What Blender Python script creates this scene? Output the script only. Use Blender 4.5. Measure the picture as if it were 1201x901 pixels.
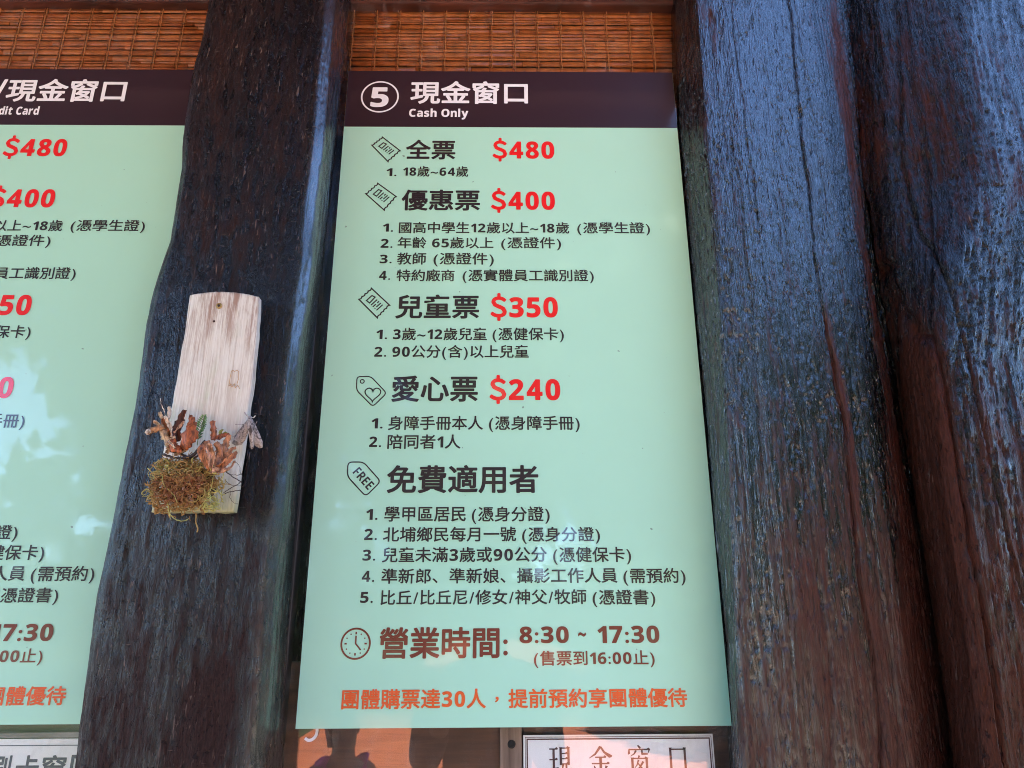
import bpy, bmesh, math, random
import numpy as np
from mathutils import Vector, Matrix

# ---------------------------------------------------------------- camera, sky, sun, exposure
sc = bpy.context.scene
for o in list(bpy.data.objects):
    bpy.data.objects.remove(o)
COL = sc.collection
cam_d = bpy.data.cameras.new('camera')
cam_d.sensor_width = 36.0
cam_d.lens = 36.0 * 833.0 / 1201.0
cam_d.clip_start = 0.02
cam_d.clip_end = 3000.0
cam = bpy.data.objects.new('camera', cam_d)
COL.objects.link(cam)
RX = Vector((0.99990744, -0.01271471, -0.00484329))
UP = Vector((0.00069737, -0.30760840, 0.95151279))
FW = Vector((0.01358804, 0.95142809, 0.30757106))
M = Matrix.Identity(4)
for i in range(3):
    M[i][0], M[i][1], M[i][2] = RX[i], UP[i], -FW[i]
M[0][3], M[1][3], M[2][3] = 0.28372, -1.07844, 1.5500
cam.matrix_world = M
sc.camera = cam

SUN_EL, SUN_AZ = math.radians(62), math.radians(12)     # behind the booth: its front stands in open shade
world = bpy.data.worlds.new('World')
sc.world = world
world.use_nodes = True
nt = world.node_tree
sky = nt.nodes.new('ShaderNodeTexSky')
sky.sky_type = 'NISHITA'
sky.sun_disc = False
sky.sun_elevation = SUN_EL
sky.sun_rotation = SUN_AZ
sky.altitude = 2500
sky.air_density = 1.0
sky.dust_density = 0.2
sky.ozone_density = 6.0
bg = nt.nodes['Background']
bg.inputs['Strength'].default_value = 0.15
nt.links.new(sky.outputs['Color'], bg.inputs['Color'])
sun_d = bpy.data.lights.new('sun', 'SUN')
sun_d.energy = 3.7
sun_d.angle = math.radians(0.5)
sun_d.color = (1.0, 0.95, 0.87)
sun = bpy.data.objects.new('sun', sun_d)
COL.objects.link(sun)
sdir = Vector((math.sin(SUN_AZ) * math.cos(SUN_EL), math.cos(SUN_AZ) * math.cos(SUN_EL), math.sin(SUN_EL)))
sun.rotation_euler = sdir.to_track_quat('Z', 'Y').to_euler()
sun.location = sdir * 50
sc.view_settings.view_transform = 'Standard'
sc.view_settings.look = 'None'
sc.view_settings.exposure = 3.7
sc.view_settings.gamma = 1.0
try:
    sc.cycles.use_denoising = True
    sc.cycles.filter_width = 1.0
    sc.cycles.denoising_prefilter = 'NONE'
    sc.cycles.max_bounces = 10
    sc.cycles.transparent_max_bounces = 12
except Exception:
    pass

Z0 = 1.4012          # height of the boards' lower edge above the ground
rng = np.random.default_rng(7)
random.seed(7)

# ---------------------------------------------------------------- helpers
def new_obj(name, me, mat=None, parent=None, loc=None):
    o = bpy.data.objects.new(name, me)
    COL.objects.link(o)
    if mat is not None:
        me.materials.append(mat)
    if parent is not None:
        o.parent = parent
    if loc is not None:
        o.location = loc
    return o

def tag(o, label, cat, group=None):
    o['label'] = label
    o['category'] = cat
    if group:
        o['group'] = group
    return o

def struct(o):
    o['kind'] = 'structure'
    return o

def empty(name, label, cat, loc=(0, 0, 0), group=None):
    o = bpy.data.objects.new(name, None)
    COL.objects.link(o)
    o.location = loc
    return tag(o, label, cat, group)

def mesh_np(name, verts, faces, smooth=False):
    verts = np.asarray(verts, dtype=np.float32)
    me = bpy.data.meshes.new(name)
    if isinstance(faces, np.ndarray):
        n, k = faces.shape
        me.vertices.add(len(verts)); me.vertices.foreach_set('co', verts.ravel())
        me.loops.add(n * k); me.loops.foreach_set('vertex_index', faces.astype(np.int32).ravel())
        me.polygons.add(n)
        me.polygons.foreach_set('loop_start', np.arange(0, n * k, k, dtype=np.int32))
        try:
            me.polygons.foreach_set('loop_total', np.full(n, k, dtype=np.int32))
        except Exception:
            pass
        me.update(calc_edges=True)
    else:
        me.from_pydata(verts.tolist(), [], faces)
        me.update()
    me.polygons.foreach_set('use_smooth', np.full(len(me.polygons), smooth))
    return me

class MB:
    """collects simple shapes into one mesh"""
    def __init__(s):
        s.v, s.f, s.tint = [], [], []
    def add(s, v, f, t=0.5):
        b = len(s.v)
        s.v += [tuple(p) for p in v]
        s.f += [tuple(i + b for i in q) for q in f]
        s.tint += [t] * len(f)
    def box(s, x0, x1, y0, y1, z0, z1, t=0.5):
        v = [(x, y, z) for z in (z0, z1) for y in (y0, y1) for x in (x0, x1)]
        s.add(v, [(0, 2, 3, 1), (4, 5, 7, 6), (0, 1, 5, 4), (2, 6, 7, 3), (0, 4, 6, 2), (1, 3, 7, 5)], t)
    def tube(s, pts, radii, n=6, t=0.5, flat=1.0):
        pts = [Vector(p) for p in pts]
        m = len(pts)
        if not hasattr(radii, '__len__'):
            radii = [radii] * m
        v = []
        ref = Vector((0.13, 0.98, 0.21))
        for i, p in enumerate(pts):
            d = (pts[min(i + 1, m - 1)] - pts[max(i - 1, 0)])
            if d.length < 1e-9:
                d = Vector((0, 0, 1))
            d.normalize()
            a = d.cross(ref)
            if a.length < 1e-3:
                a = d.cross(Vector((1, 0, 0)))
            a.normalize()
            b = d.cross(a)
            for k in range(n):
                w = 2 * math.pi * k / n
                v.append(p + a * (math.cos(w) * radii[i]) + b * (math.sin(w) * radii[i] * flat))
        f = []
        for i in range(m - 1):
            for k in range(n):
                f.append((i * n + k, i * n + (k + 1) % n, (i + 1) * n + (k + 1) % n, (i + 1) * n + k))
        f.append(tuple(range(n))[::-1])
        f.append(tuple(range((m - 1) * n, m * n)))
        s.add(v, f, t)
    def build(s, name, mat, parent=None, smooth=False, loc=(0, 0, 0), bevel=0):
        v = np.array(s.v, dtype=float) - np.array(loc)
        me = bpy.data.meshes.new(name)
        me.from_pydata(v.tolist(), [], s.f)
        me.update()
        at = me.attributes.new('tint', 'FLOAT', 'FACE')
        at.data.foreach_set('value', np.array(s.tint, dtype=np.float32))
        me.polygons.foreach_set('use_smooth', np.full(len(me.polygons), smooth))
        o = new_obj(name, me, mat, parent, loc if parent is None else (0, 0, 0))
        if bevel:
            b = o.modifiers.new('bevel', 'BEVEL')
            b.width = bevel; b.segments = 2; b.limit_method = 'ANGLE'
        return o

def _hash(ix, iy, seed):
    h = (ix.astype(np.int64) * 374761393 + iy.astype(np.int64) * 668265263 + seed * 974634777) & 0xFFFFFFFF
    h = ((h ^ (h >> 13)) * 1274126177) & 0xFFFFFFFF
    h = h ^ (h >> 16)
    return (h & 0xFFFF) / 65535.0

def noise(x, y, seed=0):
    x = np.asarray(x, float); y = np.asarray(y, float)
    ix = np.floor(x); iy = np.floor(y)
    fx = x - ix; fy = y - iy
    fx = fx * fx * (3 - 2 * fx); fy = fy * fy * (3 - 2 * fy)
    a = _hash(ix, iy, seed); b = _hash(ix + 1, iy, seed)
    c = _hash(ix, iy + 1, seed); d = _hash(ix + 1, iy + 1, seed)
    return (a * (1 - fx) + b * fx) * (1 - fy) + (c * (1 - fx) + d * fx) * fy

def fbm(x, y, seed=0, octs=4):
    t, a, n = 0, 0.5, 0
    for k in range(octs):
        t = t + a * noise(x * 2 ** k, y * 2 ** k, seed + k * 17); n += a; a *= 0.5
    return t / n

# ---------------------------------------------------------------- materials
class NT:
    def __init__(s, name):
        s.m = bpy.data.materials.new(name)
        s.m.use_nodes = True
        s.t = s.m.node_tree
        s.b = s.t.nodes['Principled BSDF']
        s.out = s.t.nodes['Material Output']
        s._tc = None
    def n(s, typ, **kw):
        x = s.t.nodes.new(typ)
        for k, v in kw.items():
            setattr(x, k, v)
        return x
    def l(s, a, b):
        s.t.links.new(a, b)
    def coord(s, scale=(1, 1, 1), loc=(0, 0, 0), rot=(0, 0, 0)):
        if s._tc is None:
            s._tc = s.n('ShaderNodeTexCoord')
        mp = s.n('ShaderNodeMapping')
        mp.inputs['Scale'].default_value = scale
        mp.inputs['Location'].default_value = loc
        mp.inputs['Rotation'].default_value = rot
        s.l(s._tc.outputs['Object'], mp.inputs['Vector'])
        return mp.outputs['Vector']
    def noise(s, vec, scale=1.0, detail=3, rough=0.55, dist=0.0):
        x = s.n('ShaderNodeTexNoise')
        x.inputs['Scale'].default_value = scale
        x.inputs['Detail'].default_value = detail
        x.inputs['Roughness'].default_value = rough
        x.inputs['Distortion'].default_value = dist
        s.l(vec, x.inputs['Vector'])
        return x.outputs['Fac']
    def ramp(s, fac, *stops):
        r = s.n('ShaderNodeValToRGB')
        e = r.color_ramp.elements
        while len(e) < len(stops):
            e.new(0.5)
        for i, (p, c) in enumerate(stops):
            e[i].position = p
            if not hasattr(c, '__len__'):
                c = (c, c, c)
            e[i].color = (*c[:3], 1)
        s.l(fac, r.inputs['Fac'])
        return r.outputs['Color']
    def mix(s, fac, a, b, mode='MIX'):
        x = s.n('ShaderNodeMix', data_type='RGBA', blend_type=mode)
        for v, k in ((fac, 0), (a, 6), (b, 7)):
            if hasattr(v, 'links'):
                s.l(v, x.inputs[k])
            else:
                x.inputs[k].default_value = v if k == 0 else (*v[:3], 1)
        return x.outputs[2]
    def math(s, op, a, b=0.0, c=0.0):
        x = s.n('ShaderNodeMath', operation=op)
        for i, v in enumerate((a, b, c)):
            if hasattr(v, 'links'):
                s.l(v, x.inputs[i])
            else:
                x.inputs[i].default_value = v
        return x.outputs[0]
    def base(s, v):
        if hasattr(v, 'links'):
            s.l(v, s.b.inputs['Base Color'])
        else:
            s.b.inputs['Base Color'].default_value = (*v[:3], 1)
    def set(s, **kw):
        for k, v in kw.items():
            k = k.replace('_', ' ')
            if hasattr(v, 'links'):
                s.l(v, s.b.inputs[k])
            else:
                s.b.inputs[k].default_value = v
    def bump(s, h, strength=0.5, dist=0.001, prev=None):
        x = s.n('ShaderNodeBump')
        x.inputs['Strength'].default_value = strength
        x.inputs['Distance'].default_value = dist
        s.l(h, x.inputs['Height'])
        if prev is not None:
            s.l(prev, x.inputs['Normal'])
        s.l(x.outputs['Normal'], s.b.inputs['Normal'])
        return x.outputs['Normal']

def plain(name, col, rough=0.6, **kw):
    t = NT(name); t.base(col); t.set(Roughness=rough, **kw)
    return t.m

def tinted(name, c0, c1, rough=0.8, scale=300, c2=None, **kw):
    """per-face tint attribute picks between the colours, fine noise varies them"""
    t = NT(name)
    a = t.n('ShaderNodeAttribute', attribute_name='tint')
    stops = [(0.0, c0), (1.0, c1)] if c2 is None else [(0.0, c0), (0.5, c1), (1.0, c2)]
    col = t.ramp(a.outputs['Fac'], *stops)
    nz = t.noise(t.coord(), scale, 3)
    col = t.mix(1.0, col, t.ramp(nz, (0.25, 0.55), (0.75, 1.35)), 'MULTIPLY')
    t.base(col); t.set(Roughness=rough, **kw)
    return t.m

def board_mat(name, col, wave=0.25, speck=False):
    """printed film under clear gloss laminate"""
    t = NT(name)
    nz = t.noise(t.coord((1.0, 1.0, 1.0)), 9.0, 3)
    t.base(t.mix(t.ramp(nz, (0.3, 0.0), (0.7, 0.10)), col, tuple(c * 0.82 for c in col)))
    if speck:
        sp = t.ramp(t.noise(t.coord((95, 95, 95), (3, 5, 7)), 1.0, 2, 0.4), (0.785, 0.0), (0.80, 0.6))
        t.base(t.mix(sp, t.b.inputs['Base Color'].links[0].from_socket, (0.10, 0.10, 0.09)))
    sm_ = t.noise(t.coord((11, 11, 5), (1, 4, 2)), 1.0, 6, 0.7, 0.8)
    t.set(Roughness=0.45, Coat_Weight=1.0, Coat_Roughness=t.ramp(sm_, (0.45, 0.025), (0.75, 0.14)), Coat_IOR=1.38)
    x = t.n('ShaderNodeBump')
    x.inputs['Strength'].default_value = wave
    x.inputs['Distance'].default_value = 0.0008
    h = t.noise(t.coord(), 14.0, 2)
    h = t.math('ADD', h, t.math('MULTIPLY', t.noise(t.coord(), 160.0, 2), 0.03))
    t.l(h, x.inputs['Height'])
    t.l(x.outputs['Normal'], t.b.inputs['Coat Normal'])
    return t.m

M_MINT = board_mat('mint_film', (0.415, 0.725, 0.565), 0.25, True)
M_HEAD = board_mat('header_film', (0.028, 0.010, 0.017))
INK = {'w': board_mat('white_ink', (0.86, 0.83, 0.85)), 'd': board_mat('dark_ink', (0.020, 0.012, 0.016)),
       'r': board_mat('red_ink', (0.78, 0.004, 0.006)), 'b': board_mat('brown_ink', (0.165, 0.024, 0.010)),
       'o': board_mat('orange_ink', (0.76, 0.095, 0.008))}

def tarred_wood(name, dark, red, redness=0.5, rough=0.33, fleck=0.66, seed=0.0, bump=0.6, spec=0.5, gz=9):
    """old timber under glossy dark tar: reddish where the coat has worn, pale fibres in the grain"""
    t = NT(name)
    L = (seed, seed * 0.7, seed * 1.3)
    big = t.noise(t.coord((7, 7, 2.2), L), 1.0, 5, 0.6, 0.4)
    grain = t.noise(t.coord((130, 130, gz), L), 1.0, 4, 0.6, 0.3)
    fine = t.noise(t.coord((480, 480, gz * 5), L), 1.0, 4, 0.65)
    patch = t.noise(t.coord((38, 38, 14), L), 1.0, 4, 0.65, 0.8)
    m = t.math('ADD', t.math('MULTIPLY', big, 0.55), t.math('MULTIPLY', patch, 0.45))
    m = t.math('ADD', m, t.math('MULTIPLY', t.math('SUBTRACT', grain, 0.5), 0.5))
    wa = t.n('ShaderNodeAttribute', attribute_name='wear')
    m = t.math('MULTIPLY_ADD', wa.outputs['Fac'], 0.30, m)
    m = t.ramp(m, (0.62 - 0.28 * redness, 0.0), (0.80 - 0.22 * redness, 1.0))
    col = t.mix(m, dark, red)
    col = t.mix(1.0, col, t.ramp(fine, (0.25, 0.45), (0.75, 1.6)), 'MULTIPLY')
    fl = t.noise(t.coord((310, 310, 70), L, (0.0, 0.22, 0.0)), 1.0, 2, 0.5)
    fl2 = t.noise(t.coord((210, 210, 24), L, (0.0, -0.12, 0.0)), 1.0, 2, 0.5)
    fl3 = t.noise(t.coord((60, 60, 420), L, (0.0, 0.5, 0.0)), 1.0, 2, 0.5)
    dens = t.ramp(t.noise(t.coord((16, 16, 9), L), 1.0, 3), (0.35, 0.0), (0.62, 1.0))
    f = t.math('MAXIMUM', t.ramp(fl, (fleck, 0.0), (fleck + 0.07, 1.0)), t.ramp(fl2, (fleck + 0.02, 0.0), (fleck + 0.09, 1.0)))
    f = t.math('MAXIMUM', f, t.math('MULTIPLY', t.ramp(fl3, (fleck + 0.05, 0.0), (fleck + 0.1, 1.0)), 0.6))
    f = t.math('MULTIPLY', f, dens)
    col = t.mix(t.math('MULTIPLY', f, 0.8), col, (0.16, 0.10, 0.08))
    col = t.mix(t.math('MULTIPLY', t.ramp(t.noise(t.coord((230, 230, gz * 6), (L[0] + 4, 1, 2)), 1.0, 2, 0.5), (0.62, 0.0), (0.68, 1.0)), 0.6), col, (0.006, 0.004, 0.004))
    t.base(col)
    rr = t.math('ADD', t.math('MULTIPLY', m, 0.34), t.math('MULTIPLY_ADD', grain, 0.16, rough - 0.08))
    rr = t.math('ADD', rr, t.math('MULTIPLY', f, 0.2))
    gl = t.n('ShaderNodeAttribute', attribute_name='polish')
    rr = t.math('MULTIPLY', rr, t.math('MULTIPLY_ADD', gl.outputs['Fac'], -0.35, 1.0))
    t.set(Coat_Weight=t.math('MULTIPLY', gl.outputs['Fac'], 0.9), Coat_Roughness=0.26, Coat_IOR=1.7)
    t.set(Roughness=rr, Specular_IOR_Level=t.math('MULTIPLY', t.math('MULTIPLY_ADD', gl.outputs['Fac'], 0.68, spec), t.math('MULTIPLY_ADD', m, -0.72, 1.0)))
    h = t.math('ADD', t.math('MULTIPLY', grain, 0.8), t.math('MULTIPLY', fine, 0.7))
    h = t.math('ADD', h, t.math('MULTIPLY', patch, 0.25))
    chip = t.ramp(t.noise(t.coord((230, 230, gz * 6), (L[0] + 4, 1, 2)), 1.0, 2, 0.5), (0.62, 0.0), (0.68, 1.0))
    h = t.math('SUBTRACT', h, t.math('MULTIPLY', chip, 0.9))
    h = t.math('ADD', h, t.math('MULTIPLY', f, 0.35))
    t.bump(h, bump, 0.0048)
    return t.m

M_POST = tarred_wood('tarred_post_wood', (0.0050, 0.0040, 0.0055), (0.028, 0.012, 0.010), 0.40, 0.24, 0.645, 0.0, 0.62, 0.34, 26)
M_LOG = tarred_wood('tarred_log_wood', (0.0045, 0.0032, 0.0045), (0.046, 0.011, 0.006), 0.34, 0.16, 0.705, 3.1, 0.62, 0.95, 7)
M_FAR = tarred_wood('tarred_rough_wood', (0.0040, 0.0026, 0.0032), (0.040, 0.010, 0.005), 0.46, 0.17, 0.685, 6.7, 0.68, 0.40, 12)

M_LOG.node_tree.nodes['Principled BSDF'].inputs['IOR'].default_value = 1.6

def glass_mat():
    t = NT('window_glass')
    t.t.nodes.remove(t.b)
    tr = t.n('ShaderNodeBsdfTransparent')
    gl = t.n('ShaderNodeBsdfGlossy')
    gl.inputs['Roughness'].default_value = 0.01
    lw = t.n('ShaderNodeLayerWeight')
    lw.inputs['Blend'].default_value = 0.5
    p = t.math('POWER', lw.outputs['Facing'], 5.0)
    fac = t.math('MULTIPLY_ADD', p, 0.95, 0.045)
    dust = t.noise(t.coord((30, 30, 12)), 1.0, 6, 0.7, 0.6)
    df = t.n('ShaderNodeBsdfDiffuse')
    df.inputs['Color'].default_value = (0.5, 0.48, 0.46, 1)
    mx = t.n('ShaderNodeMixShader'); mx2 = t.n('ShaderNodeMixShader')
    t.l(t.ramp(dust, (0.52, 0.0), (0.85, 0.10)), mx2.inputs[0])
    t.l(tr.outputs[0], mx2.inputs[1]); t.l(df.outputs[0], mx2.inputs[2])
    t.l(fac, mx.inputs[0]); t.l(mx2.outputs[0], mx.inputs[1]); t.l(gl.outputs[0], mx.inputs[2])
    t.l(mx.outputs[0], t.out.inputs['Surface'])
    return t.m
M_GLASS = glass_mat()

def stained_wood(name, c0, c1, axis='x', rough=0.45, seed=0.0):
    t = NT(name)
    s = (6, 90, 90) if axis == 'x' else (90, 90, 6)
    g = t.noise(t.coord(s, (seed, seed, seed)), 1.0, 5, 0.6, 0.6)
    col = t.mix(t.ramp(g, (0.3, 0.0), (0.72, 1.0)), c0, c1)
    p = t.noise(t.coord((9, 9, 9), (seed, 0, 0)), 1.0, 3)
    col = t.mix(1.0, col, t.ramp(p, (0.3, 0.6), (0.7, 1.25)), 'MULTIPLY')
    t.base(col); t.set(Roughness=rough)
    t.bump(g, 0.4, 0.001)
    return t.m
M_PANEL = stained_wood('stained_panel_wood', (0.045, 0.016, 0.008), (0.11, 0.042, 0.019), 'x')
M_FRAME = stained_wood('dark_frame_wood', (0.012, 0.010, 0.012), (0.035, 0.022, 0.018), 'z', 0.5, 2.0)
M_LINTEL = stained_wood('red_lintel_wood', (0.05, 0.015, 0.010), (0.12, 0.032, 0.018), 'x', 0.4, 4.0)
M_BATTEN = stained_wood('worn_batten_wood', (0.10, 0.055, 0.036), (0.32, 0.21, 0.16), 'z', 0.6, 6.0)

# ---------------------------------------------------------------- ground, trees across the yard
def brick_ground():
    t = NT('terracotta_paving')
    v = t.coord((1, 1, 1))
    br = t.n('ShaderNodeTexBrick')
    br.inputs['Scale'].default_value = 4.0
    br.inputs['Color1'].default_value = (0.47, 0.135, 0.046, 1)
    br.inputs['Color2'].default_value = (0.42, 0.105, 0.040, 1)
    br.inputs['Mortar'].default_value = (0.40, 0.14, 0.07, 1)
    br.inputs['Mortar Size'].default_value = 0.012
    t.l(v, br.inputs['Vector'])
    n = t.noise(v, 0.7, 5)
    t.base(t.mix(1.0, br.outputs['Color'], t.ramp(n, (0.3, 0.8), (0.7, 1.15)), 'MULTIPLY'))
    t.set(Roughness=0.8)
    return t.m
g = MB(); S = 900.0
g.add([(-S, -S, 0), (S, -S, 0), (S, S, 0), (-S, S, 0)], [(0, 1, 2, 3)])
struct(g.build('ground', brick_ground()))

def bounce_paving_mat():
    t = NT('bounce_paving')
    br = t.n('ShaderNodeTexBrick')
    br.inputs['Scale'].default_value = 1.6
    br.inputs['Color1'].default_value = (0.46, 0.37, 0.29, 1)
    br.inputs['Color2'].default_value = (0.40, 0.32, 0.25, 1)
    br.inputs['Mortar'].default_value = (0.14, 0.13, 0.12, 1)
    t.l(t.coord(), br.inputs['Vector'])
    n = t.noise(t.coord(), 2.0, 5)
    t.base(t.mix(1.0, br.outputs['Color'], t.ramp(n, (0.3, 0.8), (0.7, 1.15)), 'MULTIPLY'))
    t.set(Roughness=0.8)
    return t.m
def sheet(name, rects, mat):
    g = MB()
    for x0, x1, y0, y1, z in rects:
        g.add([(x0, y0, z), (x1, y0, z), (x1, y1, z), (x0, y1, z)], [(0, 1, 2, 3)])
    return struct(g.build(name, mat))
sheet('added_bounce_pavement', [(-6.0, 3.4, -5.4, 6.0, 0.004)], bounce_paving_mat())  # unseen paving, added to bounce sunlight onto the shaded boards
def dark_lawn_mat():
    t = NT('added_dark_grass')
    n = t.noise(t.coord(), 9.0, 6, 0.7)
    t.base(t.ramp(n, (0.3, (0.022, 0.040, 0.012)), (0.7, (0.050, 0.075, 0.022))))
    t.set(Roughness=0.95)
    t.bump(n, 0.8, 0.03)
    return t.m
sheet('added_dark_lawn', [(-60.0, -2.4, -60.0, -5.402, 0.004), (2.9, 60.0, -60.0, -5.402, 0.004), (3.402, 60.0, -5.4, 6.0, 0.004), (-60.0, -6.002, -5.4, 6.0, 0.004)], dark_lawn_mat())  # unseen dark ground, added so the timbers mirror less sunlit paving

M_LEAF = tinted('tree_leaves', (0.030, 0.055, 0.014), (0.060, 0.105, 0.026), 0.6, 3)
M_BARK = stained_wood('tree_bark', (0.05, 0.035, 0.025), (0.12, 0.09, 0.07), 'z', 0.9, 9.0)

def leaf_cloud(centres, radii, n, size, seed):
    r = np.random.default_rng(seed)
    k = r.integers(0, len(centres), n)
    d = r.normal(size=(n, 3)); d /= np.linalg.norm(d, axis=1)[:, None]
    p = np.array(centres)[k] + d * (np.array(radii)[k] * r.uniform(0.35, 1.0, n) ** 0.6)[:, None]
    a = r.normal(size=(n, 3)); a /= np.linalg.norm(a, axis=1)[:, None]
    b = np.cross(a, r.normal(size=(n, 3))); b /= np.linalg.norm(b, axis=1)[:, None]
    s = (size * r.uniform(0.6, 1.3, n))[:, None]
    v = np.stack([p - a * s, p + b * s * 0.45, p + a * s, p - b * s * 0.45], 1).reshape(-1, 3)
    f = np.arange(n * 4).reshape(n, 4)
    return v, f, r.uniform(0, 1, n)

def leaf_mesh(name, centres, radii, n, size, seed, origin):
    v, f, tint = leaf_cloud(centres, radii, n, size, seed)
    me = mesh_np(name, v - np.array(origin), f)
    at_ = me.attributes.new('tint', 'FLOAT', 'FACE')
    at_.data.foreach_set('value', tint.astype(np.float32))
    return me

def tree(x, y, h, spread, seed, label, low=0.26):
    r = random.Random(seed)
    root = empty('shade_tree', label, 'tree', (x, y, 0), 'trees across the yard')
    tr = MB()
    tr.tube([(0, 0, -0.1), (0.05, 0, h * 0.25), (-0.05, 0.05, h * 0.5), (0.05, 0, h * 0.75)], [0.24, 0.18, 0.13, 0.05], 10)
    cs, rs = [], []
    for k in range(16):
        a = r.uniform(0, 6.28); q = spread * math.sqrt(r.uniform(0.02, 1)); z = h * r.uniform(low, 0.94)
        q *= 1.0 - 0.5 * max(0, (z / h - 0.6)) / 0.4
        c = (q * math.cos(a), q * math.sin(a), z)
        cs.append(c); rs.append(r.uniform(0.7, 1.15) * spread * 0.42)
        tr.tube([(0, 0, h * 0.26), (c[0] * 0.5, c[1] * 0.5, (h * 0.26 + z) * 0.5 + 0.1), c], [0.09, 0.05, 0.02], 6)
    tr.build('trunk', M_BARK, root, True)
    new_obj('crown', leaf_mesh('crown', cs, rs, 12000, 0.33, seed, (0, 0, 0)), M_LEAF, root)

tree(-1.4, -13.4, 13.8, 4.8, 3, 'broad green tree across the brick yard facing the middle board')
tree(-7.4, -13.4, 13.4, 4.8, 5, 'tall green tree across the brick yard facing the left board')
tree(-13.8, -12.2, 12.2, 4.5, 7, 'green tree across the brick yard at the far left end')
tree(3.0, -14.2, 13.1, 4.6, 9, 'green tree across the brick yard facing the cracked log')
tree(7.8, -14.7, 10.6, 4.0, 11, 'smaller green tree across the brick yard facing the rough log')
tree(7.4, -5.2, 4.8, 2.7, 13, 'unseen low bushy green tree added at the right to darken the log reflections', 0.14)  # these low trees are added to block bright sky and ground from the logs
tree(10.4, -2.0, 4.6, 2.7, 15, 'unseen low bushy green tree added at the far right to darken the log reflections', 0.14)
tree(5.6, -9.6, 5.2, 2.8, 17, 'unseen low bushy green tree added before the smaller tree to darken the log reflections', 0.14)
cs, rs = [], []
r_ = random.Random(12)
for k in range(70):
    cs.append((-60 + k * 1.75 + r_.uniform(-1, 1), -46 + r_.uniform(-3, 3), r_.uniform(0.6, 3.4))); rs.append(r_.uniform(1.9, 3.2))
wood_o = new_obj('distant_trees', leaf_mesh('distant_trees', cs, rs, 30000, 0.42, 12, (0, -46, 0)), M_LEAF, None, (0, -46, 0))
wood_o['kind'] = 'stuff'

# ---------------------------------------------------------------- the ticket booth behind the windows
def at(px, py, y):
    """point on the vertical plane Y = y seen at a place in the 1201 x 901 photograph (only used to measure)"""
    d = FW * 833.0 + RX * (px - 600.5) - UP * (py - 450.5)
    c = Vector((0.28372, -1.07844, 1.55))
    return c + d * ((y + 1.07844) / d.y)

booth = empty('ticket_booth', 'dark interior wall of the ticket booth behind the glass and bamboo blinds', 'wall', (-0.5, 0.3, 0))
BL = Vector((-0.5, 0.3, 0))
w = MB()
w.box(-3.2, 1.9, 0.26, 0.40, 0.0, 3.2)
w.box(1.76, 1.9, 0.12, 0.2598, 0.0, 3.2)
w.box(-3.2, -3.06, 0.12, 0.2598, 0.0, 3.2)
w.box(-3.0, 1.7, 0.09, 0.2597, 0.0, 1.0)
w.box(-3.0, 1.7, 0.115, 0.2597, 2.70, 3.2)
w.build('wall', plain('dark_wall_plaster', (0.05, 0.03, 0.022), 0.8), booth, False, BL)
M_EAVE = stained_wood('eave_wood', (0.10, 0.028, 0.014), (0.24, 0.075, 0.035), 'x', 0.6, 12.0)
w = MB(); w.box(-3.3, 0.88, -1.62, 0.45, 3.21, 3.27); w.build('eave', M_EAVE, booth, False, BL)
for k in range(7):
    w = MB(); w.box(-3.3, 0.86, -1.56 + k * 0.24, -1.50 + k * 0.24, 3.12, 3.208); w.build('rafter', M_EAVE, booth, False, BL)

def lintel(x0, x1, label):
    m = MB()
    m.box(x0, x1, 0.022, 0.10, 2.694, 2.86)
    o = m.build('window_lintel', M_LINTEL, None, loc=(0.5 * (x0 + x1), 0.06, 2.694), bevel=0.004)
    tag(o, label, 'lintel')
lintel(-1.02, -0.16, 'red brown wooden beam above the bamboo blind on the left')
lintel(-0.032, 0.635, 'red brown wooden beam above the bamboo blind over the board headed cash only')

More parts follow.
